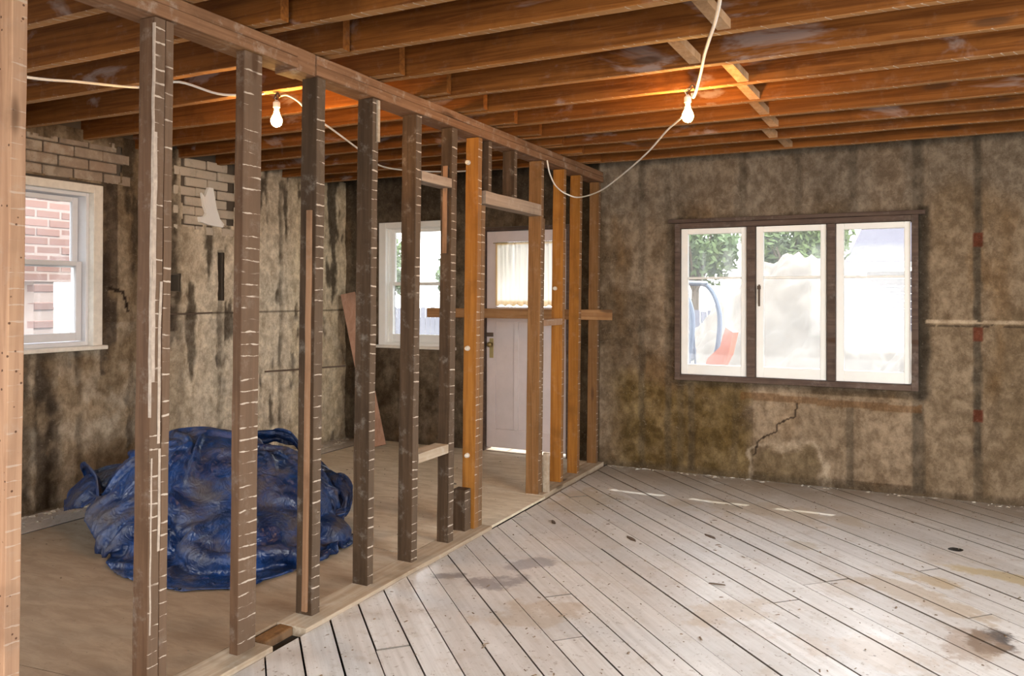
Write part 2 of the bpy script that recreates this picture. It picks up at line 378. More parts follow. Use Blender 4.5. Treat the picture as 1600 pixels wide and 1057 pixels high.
def back_col(x, z):
    n = fbm(x*1.3, z*1.3, 3.); n2 = fbm(x*5, z*5, 9.); n3 = fbm(x*2.5, z*.8, 21.)
    c = mixc((.135, .098, .062), (.275, .218, .160), ss(n+.6*n2, -.45, .5))
    if x > .1: c = mixc(c, (.28, .21, .135), .45)
    c = mixc(c, (.20, .125, .06), .6*ss(n3, .1, .6))
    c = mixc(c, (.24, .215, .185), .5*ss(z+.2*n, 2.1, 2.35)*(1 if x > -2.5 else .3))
    # damp olive-brown stain low on the left
    d = max(ss(.95+.25*n-z, 0, .2)*ss(-1.13+.07*n2-x, 0, .12), 0)
    if x > -2.5: c = mixc(c, mixc((.125, .085, .030), (.22, .16, .075), ss(n2, -.3, .5)), .85*d*ss(x, -2.5, -2.2))
    # pale patch between stain and window band
    if -1.15 < x < .1 and .05 < z < .72: c = mixc(c, (.40, .31, .22), .5)
    # low damp patch
    d = math.hypot((x+.87)/.28, (z-.08)/.20)+.35*n2
    c = mixc(c, (.16, .12, .065), .7*ss(1.1-d, 0, .25)); c = mixc(c, (.5, .42, .32), .5*ss(.14-abs(d-1.15), 0, .1))
    for bx_, hw, amt, za, zb in BANDS:
        e = abs(x+.012*n2-bx_)
        if e < hw*2 and za <= z <= zb: c = mixc(c, (.085, .072, .055), amt*ss(hw*1.3-e, 0, hw*.7)*(.55+.45*ss(n3+n2*.5, -.6, .3)))
    if abs(x-.467) < .035 and any(abs(z-q) < .05 for q in (1.93, 1.22, .62)): c = (.14, .05, .03)
    if z > .62 and z < 2.3:      # dark margin of torn plaster round the window
        dx = max(-1.80-x, x-.07, 0); dz = max(.79-z, z-2.12, 0); e = max(dx, dz)+.02*n2
        c = mixc(c, (.05, .042, .032), (.85 if x > .07 else .55)*ss((.11 if x > .07 else .08)-e, 0, .05))
    if abs(z-(.665-.025*(x+1)+.01*n2)) < .028 and -1.25 < x < .1: c = mixc(c, (.17, .085, .03), .6)
    if segd((x+.012*n2, z), CR) < .0065: c = (.05, .035, .025)
    if x > .12 and abs(z-1.31+.01*n2) < .012: c = mixc(c, (.55, .45, .33), .8)
    if x > .12 and 0 < (1.295-z)+.01*n2 < .012: c = (.08, .06, .04)
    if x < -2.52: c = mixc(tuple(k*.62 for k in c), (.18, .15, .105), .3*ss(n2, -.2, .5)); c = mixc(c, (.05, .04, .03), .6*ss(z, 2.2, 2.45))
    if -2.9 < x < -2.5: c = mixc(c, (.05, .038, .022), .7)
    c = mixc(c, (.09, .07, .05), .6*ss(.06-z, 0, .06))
    return c
def back_disp(x, z):
    h = .006*fbm(x*2.2, z*2.2, 1.)+.003*fbm(x*11, z*11, 5.)
    for b_, hw, amt, za, zb in BANDS:
        if abs(x-b_) < hw and za <= z <= zb: h -= .007*amt
    
    if x > .12 and abs(z-1.31) < .014: h += .008
    return h
def outside(ops, m=0.):
    return lambda a, z: not any(o[0]+m < a < o[1]-m and o[2]+m < z < o[3]-m for o in ops)
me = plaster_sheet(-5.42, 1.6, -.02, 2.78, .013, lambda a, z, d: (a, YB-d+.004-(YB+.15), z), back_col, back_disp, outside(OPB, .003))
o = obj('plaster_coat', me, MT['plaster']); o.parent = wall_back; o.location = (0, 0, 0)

# ---- left wall (x = XL)
OPL = [(2.78, 3.975, 1.11, 2.315), (.3, 1.8, .9, 2.3)]
HOLES = [(4.565, 4.70, 1.535, 1.665), (5.10, 5.165, 1.46, 1.87)]
bm = bmesh.new()
for a, b, c, d in wall_pieces(-3.0, YB+.3, -.25, ZT, OPL+HOLES): bx(bm, XL-.28, XL-.03, a, b, c, d)
wall_left = obj('wall_left', bm, MT['masonry'], loc=(XL-.15, 0, 0), kind='structure', label='peeling streaked plaster wall with patches of exposed brick')
bm = bmesh.new()
for a, b, c, d in HOLES: bx(bm, XL-.27, XL-.2, a-.01, b+.01, c-.01, d+.01)
obj('niche_back', bm, MT['hole_shade'], wall_left)
LB = [(3.56, .06, .85, 0, 1.2), (3.62, .05, .8, 0, .8), (3.81, .025, .5, 0, 1.1), (4.25, .03, .4, 0, 2.4), (4.63, .055, .85, 1.2, 2.7), (4.70, .03, .45, 0, 1.3), (5.13, .03, .6, 0, 1.9), (5.88, .025, .6, 0, 2.6), (3.42, .04, .7, 0, 1.1), (6.45, .03, .3, 0, 2.6), (3.02, .05, .5, 0, 1.1)]
def brick_zone(y, z):
    n = .05*fbm(y*4, z*4, 2.)+.02*fbm(y*14, z*14, 7.)
    a = (2.9 < y < 4.12+n) and (2.345+n*.4 < z < 2.60+n*.5)
    b = (4.715+n*.4 < y < 5.27+n*.4) and (2.08+.1*(y-4.7)+n*.6 < z < 2.74)
    return a or b
def left_col(y, z):
    n = fbm(y*1.3, z*1.3, 13.); n2 = fbm(y*5, z*5, 19.); n3 = fbm(y*5.5, z*1.0, 31.)
    c = mixc((.27, .215, .15), (.45, .375, .285), ss(n+.5*n2, -.5, .5))
    f = ss(y, 4.4, 5.0); c = mixc(mixc(c, (.24, .175, .11), .35), mixc(c, (.92, .83, .68), .78), f)  # paler plaster at the far end, with window light painted into the tint
    c = mixc(c, (.80, .70, .50), .6*ss(y, 5.9, 6.15))
    if y < 4.6 and z > 1.0: c = mixc(c, (.15, .105, .06), .6*ss(n3+.3*n, -.25, .35))
    c = mixc(c, (.07, .055, .04), .85*ss(n3+.35*n2, .22, .5))
    if z < 1.3: c = mixc(c, (.5, .46, .40), .35*ss(n2, -.2, .4))
    for b_, hw, amt, za, zb in LB:
        e = abs(y+.03*n2-b_)
        if e < hw*2.2 and za <= z <= zb: c = mixc(c, (.05, .038, .028), amt*ss(hw*1.5-e, 0, hw)*(.4+.6*ss(n2, -.5, .2)))
    if 3.975 < y < 4.12 and .9 < z < 2.4: c = mixc(c, (.06, .045, .035), .75*ss(n2+.3, -.2, .3))
    if abs(segd((y, z), [(4.05, 1.55), (4.16, 1.52), (4.2, 1.38)])) < .012: c = (.03, .02, .015)
    if abs(z-1.347+.004*n2) < .006 and y > 4.4: c = mixc(c, (.08, .06, .045), .8)
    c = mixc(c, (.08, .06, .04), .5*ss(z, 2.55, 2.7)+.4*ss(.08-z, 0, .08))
    return c
def left_disp(y, z):
    h = .012*fbm(y*2.2, z*1.5, 41.)+.006*fbm(y*9, z*9, 45.)-.007*ss(fbm(y*5.5, z*1.0, 31.)+.35*fbm(y*5, z*5, 19.), .22, .4)
    for b_, hw, amt, za, zb in LB:
        if abs(y-b_) < hw and za <= z <= zb: h -= .010*amt
    if y < 4.62 and 4.50 < y: h -= .008
    return h
kl = outside(OPL, .003); kh = outside(HOLES)
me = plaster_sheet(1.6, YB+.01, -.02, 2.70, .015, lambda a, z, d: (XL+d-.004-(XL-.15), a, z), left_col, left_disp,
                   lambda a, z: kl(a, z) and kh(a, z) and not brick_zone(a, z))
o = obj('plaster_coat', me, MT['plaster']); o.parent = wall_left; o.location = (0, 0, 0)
gb = G('old_wall_brick'); cb = gb.mix(gb.noise(gb.P(), 14., 4), (.13, .10, .075), (.42, .34, .26)); cb = gb.mix(gb.mth('MULTIPLY', gb.rand(), .6), cb, (.30, .20, .14)); cb = gb.mix(gb.mth('MULTIPLY', gb.step(gb.xyz()[1], 4.5, 4.6), .6), cb, (.72, .64, .52)); cb = gb.mix(gb.step(gb.noise(gb.P(), 7., 5, .7), .48, .62, 0, .6), cb, (.40, .35, .28))
MT['brick'] = gb.fin(gb.bsdf(cb, .92, bump=gb.noise(gb.P(), 40., 4), bstr=.4, spec=.2))
gb = G('pink_neighbour_brick'); cb = gb.mix(gb.rand(), (.22, .115, .09), (.30, .16, .125))
MT['pinkbrick'] = gb.fin(gb.bsdf(cb, .9, spec=.2))
def brick_mesh(L, T, H, nm='brick'):
    bm = box(-L/2, L/2, -T/2, T/2, -H/2, H/2, bev=.006); me = bpy.data.meshes.new(nm); bmesh.ops.recalc_face_normals(bm, faces=bm.faces[:]); bm.to_mesh(me); bm.free(); return me
bme = brick_mesh(.224, .1, .073); bme.materials.append(MT['brick']); bme2 = brick_mesh(.105, .1, .068); bme2.materials.append(MT['brick'])
def lay(parent, meshes, mkloc, rot, a0, a1, z0, z1, pitch, course, cond, jit=.004):
    row = 0; z = z0; pl = wloc(parent)
    while z < z1:
        a = a0+(pitch/2 if row % 2 else 0)
        while a < a1:
            if cond(a, z):
                b = bpy.data.objects.new('brick', meshes[0]); COL.objects.link(b); b.parent = parent
                b.location = Vector(mkloc(a+random.uniform(-jit, jit), z+random.uniform(-jit, jit)*.6, random.uniform(-jit, jit)))-pl; b.rotation_euler = (random.uniform(-.01, .01), random.uniform(-.012, .012), rot)
            a += pitch
        z += course; row += 1
lay(wall_left, [bme], lambda a, z, j: (XL-.062+j*1.6, a, z), math.pi/2, 2.95, 4.2, 2.372, 2.66, .232, .080, lambda a, z: 3.0 < a < 4.13)
lay(wall_left, [bme], lambda a, z, j: (XL-.062+j*1.6, a, z), math.pi/2, 4.75, 5.4, 2.05, 2.69, .232, .080, lambda a, z: 4.70 < a < 5.25)
# torn white plaster remnants on the brick patch
bm = bmesh.new()
for pts in ([(4.90, 2.37), (4.93, 2.33), (4.97, 2.42), (5.02, 2.42), (5.06, 2.25), (5.10, 2.16), (5.15, 2.12), (5.13, 2.09), (4.99, 2.10), (4.88, 2.12), (4.87, 2.16), (4.93, 2.17), (4.95, 2.2), (4.92, 2.26)],):
    v0 = [bm.verts.new((XL+.012+.01*random.random(), a, z)) for a, z in pts]; v1 = [bm.verts.new((XL-.01, a, z)) for a, z in pts]
    bm.faces.new(v0); bm.faces.new(v1[::-1]); k = len(pts)
    for i in range(k): bm.faces.new((v0[i], v0[(i+1) % k], v1[(i+1) % k], v1[i]))
obj('plaster_remnant', bm, MT['plasterwhite'], wall_left, label='torn white plaster remnant')

# ---- unseen walls that close the room
OPR = [(.4, 4.0, .7, 2.45)]
bm = bmesh.new()
for a, b, c, d in wall_pieces(-3.0, YB+.3, -.25, ZT, OPR): bx(bm, 2.65, 2.9, a, b, c, d)
obj('wall_right', bm, MT['masonry'], kind='structure')
OPF = [(-1.7, 2.1, .4, 2.5), (-4.85, -3.15, .5, 2.45)]
bm = bmesh.new()
for a, b, c, d in wall_pieces(-5.75, 2.9, -.25, ZT, OPF): bx(bm, a, b, -3.0, -2.75, c, d)
obj('wall_front', bm, MT['masonry'], kind='structure')

# ------------------------------------------------------------------ floor
floor = obj('floor', box(-5.7, 2.8, -2.9, YB+.28, -.45, -.30), MT['void'], loc=(0, 2, -.3), kind='structure', label='worn timber floor: whitish diagonal boards right, brown hardboard left')
X0, X1, Y0, Y1 = -2.425, 2.64, -.4, YB+.01
def clip(poly, f):
    out = []
    for i in range(len(poly)):
        a, b = poly[i], poly[(i+1) % len(poly)]; fa, fb = f(a), f(b)
        if fa >= 0: out.append(a)
        if (fa > 0) != (fb > 0) and fa != fb: t = fa/(fa-fb); out.append((a[0]+(b[0]-a[0])*t, a[1]+(b[1]-a[1])*t))
    return out
JO = {0: [3.445, 4.9], 3: [3.56], 5: [3.293], 6: [3.78], 12: [3.151, 5.6], 13: [3.354], 15: [3.513], 16: [3.515], 20: [3.486], 2: [1.4], 8: [2.1, 5.2], 10: [4.4], 18: [2.9, 4.9], -3: [1.0]}
PIT, U0 = .1505, .5540
s2 = math.sqrt(.5)
def plank_piece(u0, u1, v0, v1, dz):
    g = .0022+random.random()*.0028
    uv = [(u0+g, v0+.003), (u1-g, v0+.003), (u1-g, v1-.003), (u0+g, v1-.003)]
    poly = [((u-v)*s2, (u+v)*s2) for u, v in uv]
    for f in (lambda p: p[0]-X0-.004*random.random(), lambda p: X1-p[0], lambda p: p[1]-Y0, lambda p: Y1-p[1]):
        poly = clip(poly, f)
        if len(poly) < 3: return
    q = []
    for p in poly:
        if not q or math.dist(p, q[-1]) > 1e-4: q.append(p)
    if math.dist(q[0], q[-1]) < 1e-4: q.pop()
    if len(q) < 3: return
    area = abs(sum(q[i][0]*q[(i+1) % len(q)][1]-q[(i+1) % len(q)][0]*q[i][1] for i in range(len(q))))/2
    if area < 2e-4: return
    bm = bmesh.new(); tilt = random.uniform(-.01, .01)
    def zt(p): return -.02+dz+tilt*((p[0]+p[1])*s2-(u0+u1)/2)
    hole = None
    if all(abs(v) < 9 for v in (0,)) :
        hu, hv = (.259+5.514)*s2, (5.514-.259)*s2
        if u0 < hu-.02 and u1 > hu+.02 and v0 < hv < v1: hole = (.259, 5.514); nhole = 1
    if hole:
        top = [bm.verts.new((*p, zt(p))) for p in q]; es = [bm.edges.new((top[i], top[(i+1) % len(top)])) for i in range(len(top))]
        hp = [(hole[0]+.042*math.cos(t)+.004*math.sin(3*t), hole[1]+.040*math.sin(t)) for t in [2*math.pi*i/14 for i in range(14)]]
        ht = [bm.verts.new((*p, zt(p))) for p in hp]; es += [bm.edges.new((ht[i], ht[(i+1) % 14])) for i in range(14)]
        bmesh.ops.triangle_fill(bm, use_beauty=True, edges=es)
        hb = [bm.verts.new((*p, -.045)) for p in hp]; tb = [bm.verts.new((*p, -.045)) for p in q]
        for A, B in ((ht, hb), (top, tb)):
            for i in range(len(A)): bm.faces.new((A[i], A[(i+1) % len(A)], B[(i+1) % len(A)], B[i])).material_index = 1 if A is ht else 0
    else:
        top = [bm.verts.new((*p, zt(p))) for p in q]; bot = [bm.verts.new((*p, -.045)) for p in q]
        ft = bm.faces.new(top); bm.faces.new(bot[::-1])
        for i in range(len(q)): bm.faces.new((top[i], bot[i], bot[(i+1) % len(q)], top[(i+1) % len(q)]))
        pass
    obj('plank', bm, [MT['plank'], MT['hole_shade']] if hole else MT['plank'], floor)  # knot hole sides take the near-black colour as painted shade
for k in range(-18, 46):
    u0 = U0+PIT*k; u1 = u0+PIT
    vs = [-8.]+sorted(JO.get(k, [random.uniform(1.2, 2.4)] if k % 3 else []))+[9.5]
    for a, b in zip(vs, vs[1:]):
        if k == -1 and a < -7:   # broken corner beside the sole plate leaves a hole
            plank_piece(u0, u1, a, min(b, 9), random.uniform(-.002, .002)); continue
        plank_piece(u0, u1, a, b, random.uniform(-.0025, .0025))
# hall hardboard sheets
def sheet(pts, z, t=.016):
    bm = bmesh.new(); a = [bm.verts.new((x, y, z)) for x, y in pts]; b = [bm.verts.new((x, y, z-t)) for x, y in pts]
    bm.faces.new(a); bm.faces.new(b[::-1])
    for i in range(len(pts)): bm.faces.new((a[i], b[i], b[(i+1) % len(pts)], a[(i+1) % len(pts)]))
    return bm
XE = -2.60
for pts, z in [([(-5.0, -.4), (XE, -.4), (XE, 2.1), (-4.97, 1.85)], -.001), ([(-4.97, 1.856), (XE, 2.106), (XE, 3.9), (-4.96, 4.1)], -.002), ([(-4.96, 4.106), (XE, 3.906), (XE, 4.62), (-2.434, 4.635), (-2.434, 5.495), (-4.96, 5.5)], -.001),
               ([(-4.96, 5.506), (XE+.12, 5.506), (XE, 5.56), (XE, YB+.01), (-4.96, YB+.01)], -.002)]:
    obj('hardboard_sheet', sheet(pts, z), MT['hardboard'], floor)
# grey edge boards against the left wall
for k, (a, b) in enumerate([(-.4, 1.7), (1.705, 3.1), (3.105, 4.7), (4.705, YB)]):
    for x0, x1 in ((-5.37, -5.19), (-5.185, -5.005)):
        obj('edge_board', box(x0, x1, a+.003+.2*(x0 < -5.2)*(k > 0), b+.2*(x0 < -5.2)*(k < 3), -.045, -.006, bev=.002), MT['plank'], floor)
obj('subfloor', box(-5.4, -2.43, -.4, YB, -.06, -.046), MT['void'], floor)

# ------------------------------------------------------------------ ceiling: boards above, joists, struts
ceiling = obj('ceiling', box(-5.7, 2.85, -2.9, YB+.2, ZJ+.205, ZJ+.24), MT['dark_ceiling'], loc=(0, 2, ZJ+.2), kind='structure', label='open ceiling of orange-brown joists with plaster marks under dark boards')
YR = [6.385, 5.96, 5.575, 5.175, 4.755, 4.337, 3.895, 3.45, 3.0, 2.60, 2.18, 1.75, 1.3, .85, .4, -.05, -.6, -1.2, -1.8, -2.4]
for k, y in enumerate(YR):
    sk = random.uniform(-.01, .01)
    obj('joist', timber(-2.82, 2.66, y, y+.048, ZJ+random.uniform(-.004, .004), ZJ+.2, rough=.006, seg=.3), MT['joist'], ceiling)
    yl = y-.078+random.uniform(-.01, .01)
    obj('joist', timber(XL-.05, -2.30+random.uniform(-.008, .008), yl, yl+.048, ZJ+random.uniform(-.004, .004), ZJ+.2, rough=.006, seg=.3), MT['joist'], ceiling)
SX = [-.81+.0, -.86, -.80, -.80, -.79, -.78, -.93, -.70, -.85, -.9]
for k in range(len(YR)-1):
    y1, y0 = YR[k], YR[k+1]+.05; x = SX[k] if k < len(SX) else -.85
    bm = bmesh.new()   # diagonal strut: low against the far joist, high against the near one
    for (xa, xb, za, zb, off) in ((x, x-.12, .02, .15, 0), (x+.06, x-.05, .15, .02, 0)):
        w_ = .028; ex = .05
        for s in (0,):
            P = [Vector((xa-w_, y1-.001, ZJ+za)), Vector((xa+w_, y1-.001, ZJ+za)), Vector((xb+w_, y0+.001, ZJ+zb)), Vector((xb-w_, y0+.001, ZJ+zb))]
            lo = [bm.verts.new(p-Vector((0, 0, .012))) for p in P]; hi = [bm.verts.new(p+Vector((0, 0, .028))) for p in P]
            bm.faces.new(lo); bm.faces.new(hi[::-1])
            for i in range(4): bm.faces.new((lo[i], lo[(i+1) % 4], hi[(i+1) % 4], hi[i]))
        obj('strut', bm, MT['strut'], ceiling); bm = bmesh.new()
    bm.free()
obj('blocking', timber(-4.05, -3.85, 1.83, 2.1, ZJ+.03, ZJ+.09), MT['oldwhite'], ceiling, label='grey painted block between joists')

# ------------------------------------------------------------------ stud partition
part = thing('stud_partition', 'stripped timber stud partition dividing the room, lath marks on its edges', 'partition wall', (-2.55, 3.5, 0)); part['kind'] = 'thing'
STT = 2.522
def stud(y, wy, wx, mat, z0=0., z1=STT, name='stud', xoff=0., **k):
    return obj(name, timber(XP-wx+xoff, XP+xoff, y, y+wy, z0, z1, lean=.025, **k), mat, part)
studs = {}
for nm, y, wy, wx, mt in [('a', -1.05, .05, .1, 'stud'), ('b', -.6, .05, .1, 'stud'), ('c', -.15, .05, .1, 'stud'), ('d', .3, .05, .1, 'stud')]:
    stud(y, wy, wx, MT[mt])
studs[0] = stud(1.525, .050, .098, MT['stud_red'])
studs[1] = stud(2.046, .048, .082, MT['stud_warm'])
s1b = stud(2.096, .036, .080, MT['stud_warm'])
studs[2] = stud(2.489, .103, .050, MT['stud_warm'])
studs[3] = stud(2.949, .059, .096, MT['stud'])
studs[4] = stud(3.382, .050, .098, MT['stud'])
studs[5] = stud(3.792, .056, .097, MT['stud'])
studs[6] = stud(4.188, .062, .080, MT['stud'])
studs[7] = stud(4.518, .050, .095, MT['stud_orange'])
stud(4.571, .050, .095, MT['stud_brown'], 0, 2.09, 'trimmer_stud')
studs[8] = stud(5.509, .045, .106, MT['stud_brown'])
stud(5.556, .025, .09, MT['stud_brown'], 0, 2.09, 'trimmer_stud')
studs[9] = stud(5.948, .047, .098, MT['stud_orange'])
studs[10] = stud(6.304, .052, .093, MT['stud_orange'])
studs[11] = stud(6.76, .05, .09, MT['stud_brown'])
# header of the doorway and the two short studs over it
hd = timber(XP-.10, XP, 4.624, 5.507, 2.105, 2.19, rough=.004, lean=.025)
obj('header', hd, MT['beam_x'], part, label='greyer header over the doorway')
stud(4.66, .042, .060, MT['stud'], 2.192, STT, 'cripple_stud')
stud(5.044, .042, .096, MT['stud'], 2.192, STT, 'cripple_stud')
obj('noggin', timber(XP-.09, XP, 3.852, 4.185, 2.155, 2.212, lean=.025), MT['beam_x'], part)
obj('noggin', timber(XP-.10, XP, 3.852, 4.185, .545, .600, rough=.004, lean=.025), MT['sill'], part, label='pale dusty noggin low between two studs')
obj('noggin', timber(XP-.05, XP, 5.585, 5.946, 1.27, 1.32, lean=.025), MT['stud_red'], part)
obj('packing_block', timber(-2.612, -2.522, 4.44, 4.514, 0, .262), MT['stud'], part)
obj('packing_block', timber(-2.50, -2.455, 5.60, 5.63, 0, .30), MT['sill'], part)
# battens left on the studs (sub-parts)
def sub(name, bm, mat, st, **k): return obj(name, bm, mat, st, **k)
sub('batten', timber(-2.545, -2.517, 2.936, 2.948, .02, 1.90, lean=.025, bev=.001), MT['batten'], studs[3])
sub('batten', timber(-2.556, -2.528, 4.176, 4.187, 1.76, 2.29, lean=.025, bev=.001), MT['batten'], studs[6])
sub('batten', timber(XP+.001, XP+.012, 3.41, 3.43, 2.30, 2.515, lean=.025, bev=.001), MT['sill'], studs[4])
# strips of old paint along the arris of the near stud
for (xa, xb, ya, yb, z0, z1) in [(XP-.010, XP+.0015, 2.0435, 2.048, 1.05, 2.50), (XP+.0005, XP+.003, 2.046, 2.060, 1.18, 2.1), (XP+.0005, XP+.003, 2.077, 2.088, .95, 1.55), (XP+.0005, XP+.003, 2.082, 2.092, .55, .93), (XP+.0005, XP+.003, 2.050, 2.056, .25, .9)]:
    sub('paint_strip', timber(xa, xb, ya, yb, z0, z1, lean=.025, bev=.0003, rough=.003, seg=.05), MT['paintstrip'], studs[1])
# ceramic cable insulators
for st, x, y, z in [(7, -2.548, 4.518, 2.363), (9, -2.548, 5.948, 1.562), (7, -2.548, 4.518, 1.161), (7, -2.548, 4.518, .47)]:
    bm = bmesh.new(); cyl(bm, (x, y+.003, z), (x, y-.009, z), .016, .016, 14); cyl(bm, (x, y-.009, z), (x, y-.016, z), .010, .010, 14); cyl(bm, (x, y-.016, z), (x, y-.026, z), .015, .011, 14); cyl(bm, (x, y-.026, z), (x, y-.028, z), .005, .004, 8)
    ins = sub('insulator', bm, MT['oldceramic'], studs[st])
# plates
def plate(name, y0, y1, z0, z1, x0, x1, mat, **k): return obj(name, timber(x0, x1, y0, y1, z0, z1, rough=.004, seg=.25), mat, part, **k)
plate('top_plate', -1.2, 2.80, 2.526, 2.575, -2.60, -2.462, MT['plate'])
plate('top_plate', 2.93, YB-.01, 2.526, 2.575, -2.60, -2.462, MT['plate'])
plate('top_plate', -1.2, 2.805, 2.577, 2.6215, -2.60, -2.466, MT['plate'])
plate('top_plate', 2.935, YB-.01, 2.577, 2.6215, -2.60, -2.466, MT['plate'])
plate('splice_block', 2.802, 2.928, 2.52, 2.6215, -2.60, -2.470, MT['plate'])
plate('sole_plate', -1.2, 2.62, -.045, .0, -2.599, -2.428, MT['sill'])
plate('sole_plate', 2.83, 4.63, -.045, .0, -2.599, -2.428, MT['sill'])
plate('sole_plate', 5.50, YB-.005, -.045, .004, -2.599, -2.455, MT['sill'])
# snapped stub of the sole plate beside the hole
bm = box(-2.58, -2.50, 2.66, 2.83, -.045, -.003, bev=.006)
for v in bm.verts:
    if v.co.y < 2.7: v.co.x -= .01; v.co.z -= .01
obj('plate_stub', bm, MT['stud_brown'], part)

# ------------------------------------------------------------------ windows
def ring(bm, a0, a1, z0, z1, wl, wr, wb, wt, p, plane, bev=.003):
    """rectangular frame; p = (d0, d1) depth range; plane 'y' or 'x'"""
    R_ = [(a0, a0+wl, z0, z1), (a1-wr, a1, z0, z1), (a0+wl, a1-wr, z0, z0+wb), (a0+wl, a1-wr, z1-wt, z1)]
    for a, b, c, d in R_:
        if b-a < 1e-5 or d-c < 1e-5: continue
        if plane == 'y': bx(bm, a, b, p[0], p[1], c, d, bev=bev)
        else: bx(bm, p[0], p[1], a, b, c, d, bev=bev)
def pane(bm, a0, a1, z0, z1, d, plane):
    if plane == 'y': bx(bm, a0, a1, d, d+.003, z0, z1)
    else: bx(bm, d-.003, d, a0, a1, z0, z1)
# window_1: the triple casement
w1 = struct_empty('window_1', (-.87, YB+.05, .79), 'triple white casement window in dark timber frame, excavated yard outside')
bm = bmesh.new()
ring(bm, -1.805, .075, .782, 2.13, .045, .048, .045, .045, (YB-.03, YB+.16), 'y')
obj('window_frame', bm, MT['darkframe'], w1)
for a, b in ((-1.200, -1.131), (-.577, -.514)): obj('mullion', box(a, b, YB-.025, YB+.14, .829, 2.084, bev=.004), MT['darkframe'], w1)
obj('head_trim', timber(-1.86, .12, YB-.038, YB-.004, 2.132, 2.165, rough=.004), MT['darkframe'], w1)
for a0, a1 in ((-1.755, -1.205), (-1.126, -.582), (-.509, .022)):
    bm = bmesh.new(); ring(bm, a0, a1, .832, 2.082, .058, .045, .085, .048, (YB+.0, YB+.045), 'y')
    sash = obj('sash', bm, MT['white'], w1)
    obj('glazing_bar', box(a0+.058, a1-.045, YB+.008, YB+.04, 1.648, 1.668, bev=.003), MT['white'], sash)
    for z0, z1 in ((.917, 1.648), (1.668, 2.034)):
        bm = bmesh.new(); pane(bm, a0+.058, a1-.045, z0, z1, YB+.024, 'y'); obj('pane', bm, MT['glass'], sash)
    if a0 == -1.126:
        bm = bmesh.new(); bx(bm, a0+.018, a0+.032, YB-.01, YB, 1.42, 1.60, bev=.002); bx(bm, a0+.012, a0+.038, YB-.022, YB-.008, 1.56, 1.59, bev=.002); cyl(bm, (a0+.025, YB-.02, 1.575), (a0+.025, YB-.02, 1.44), .006)
        obj('catch', bm, MT['iron'], sash)
# window_2: hall double-hung
w2 = struct_empty('window_2', (-4.47, YB+.05, .98), 'white double-hung window on the hall end wall')
bm = bmesh.new(); ring(bm, -4.925, -4.025, .985, 2.255, .085, .085, .035, .06, (YB-.012, YB+.03), 'y'); obj('window_frame', bm, MT['white'], w2)
bm = bmesh.new(); ring(bm, -4.86, -4.09, 1.0, 2.22, .03, .03, .03, .03, (YB+.03, YB+.14), 'y'); obj('jamb_lining', bm, MT['white'], w2)
obj('window_sill', box(-4.95, -4.0, YB-.04, YB+.02, .962, .992, bev=.004), MT['oldwhite'], w2)
for z0, z1, d in ((1.03, 1.64, YB+.045), (1.605, 2.19, YB+.085)):
    bm = bmesh.new(); ring(bm, -4.83, -4.12, z0, z1, .04, .04, .075 if z0 < 1.2 else .035, .035, (d, d+.035), 'y'); s_ = obj('sash', bm, MT['white'], w2)
    bm = bmesh.new(); pane(bm, -4.79, -4.16, z0+(.075 if z0 < 1.2 else .035), z1-.035, d+.015, 'y'); obj('pane', bm, MT['glass'], s_)
# window_3: left wall double-hung
w3 = struct_empty('window_3', (XL, 3.4, 1.11), 'double-hung window with pale grey frame looking onto pink brickwork')
bm = bmesh.new(); ring(bm, 2.79, 3.965, 1.128, 2.305, .075, .075, .0, .06, (XL-.03, XL+.03), 'x'); obj('window_frame', bm, MT['oldwhite'], w3)
bm = bmesh.new(); ring(bm, 2.86, 3.90, 1.13, 2.25, .03, .03, .03, .03, (XL-.20, XL-.028), 'x'); obj('jamb_lining', bm, MT['greywhite'], w3)
obj('window_sill', box(XL-.2, XL+.07, 2.76, 3.985, 1.10, 1.13, bev=.005), MT['oldwhite'], w3)
for z0, z1, d in ((1.165, 1.745, XL-.07), (1.70, 2.215, XL-.115)):
    bm = bmesh.new(); ring(bm, 2.895, 3.868, z0, z1, .045, .045, .06 if z0 < 1.3 else .04, .035, (d-.035, d), 'x'); s_ = obj('sash', bm, MT['greywhite'], w3)
    bm = bmesh.new(); pane(bm, 2.94, 3.823, z0+(.06 if z0 < 1.3 else .04), z1-.035, d-.015, 'x'); obj('pane', bm, MT['glass'], s_)
    if z0 < 1.3:
        bm = bmesh.new(); bx(bm, d-.02, d+.015, 3.36, 3.44, z1-.002, z1+.014, bev=.003); cyl(bm, (d+.0, 3.40, z1+.01), (d+.0, 3.40, z1+.022), .018); obj('sash_lock', bm, MT['greywhite'], s_)

# ------------------------------------------------------------------ door_1
dr = struct_empty('door_1', (-3.24, YB+.05, 0), 'pale lilac panelled front door with glazed curtained top')
DX0, DX1, DZ0, DZ1 = -3.675, -2.83, .035, 2.125
GX0, GX1, GZ0, GZ1 = -3.575, -2.94, 1.395, 2.02
bm = bmesh.new(); ring(bm, -3.72, -2.80, -.02, 2.16, .04, .03, .0, .03, (YB-.0, YB+.14), 'y'); obj('door_frame', bm, MT['darkframe'], dr)
bm = bmesh.new(); ring(bm, DX0, DX1, DZ0, DZ1, GX0-DX0, DX1-GX1, .18, DZ1-GZ1, (YB+.03, YB+.07), 'y')
bx(bm, GX0, GX1, YB+.03, YB+.07, 1.25, GZ0, bev=.003)
for a in (-3.38, -3.17): bx(bm, a, a+.045, YB+.03, YB+.07, .215, 1.25, bev=.002)
obj('door_leaf', bm, MT['doorpaint'], dr)
for a, b in ((GX0, -3.38), (-3.335, -3.17), (-3.125, GX1)): obj('door_panel', box(a, b, YB+.042, YB+.058, .215, 1.25), MT['doorpaint'], dr)
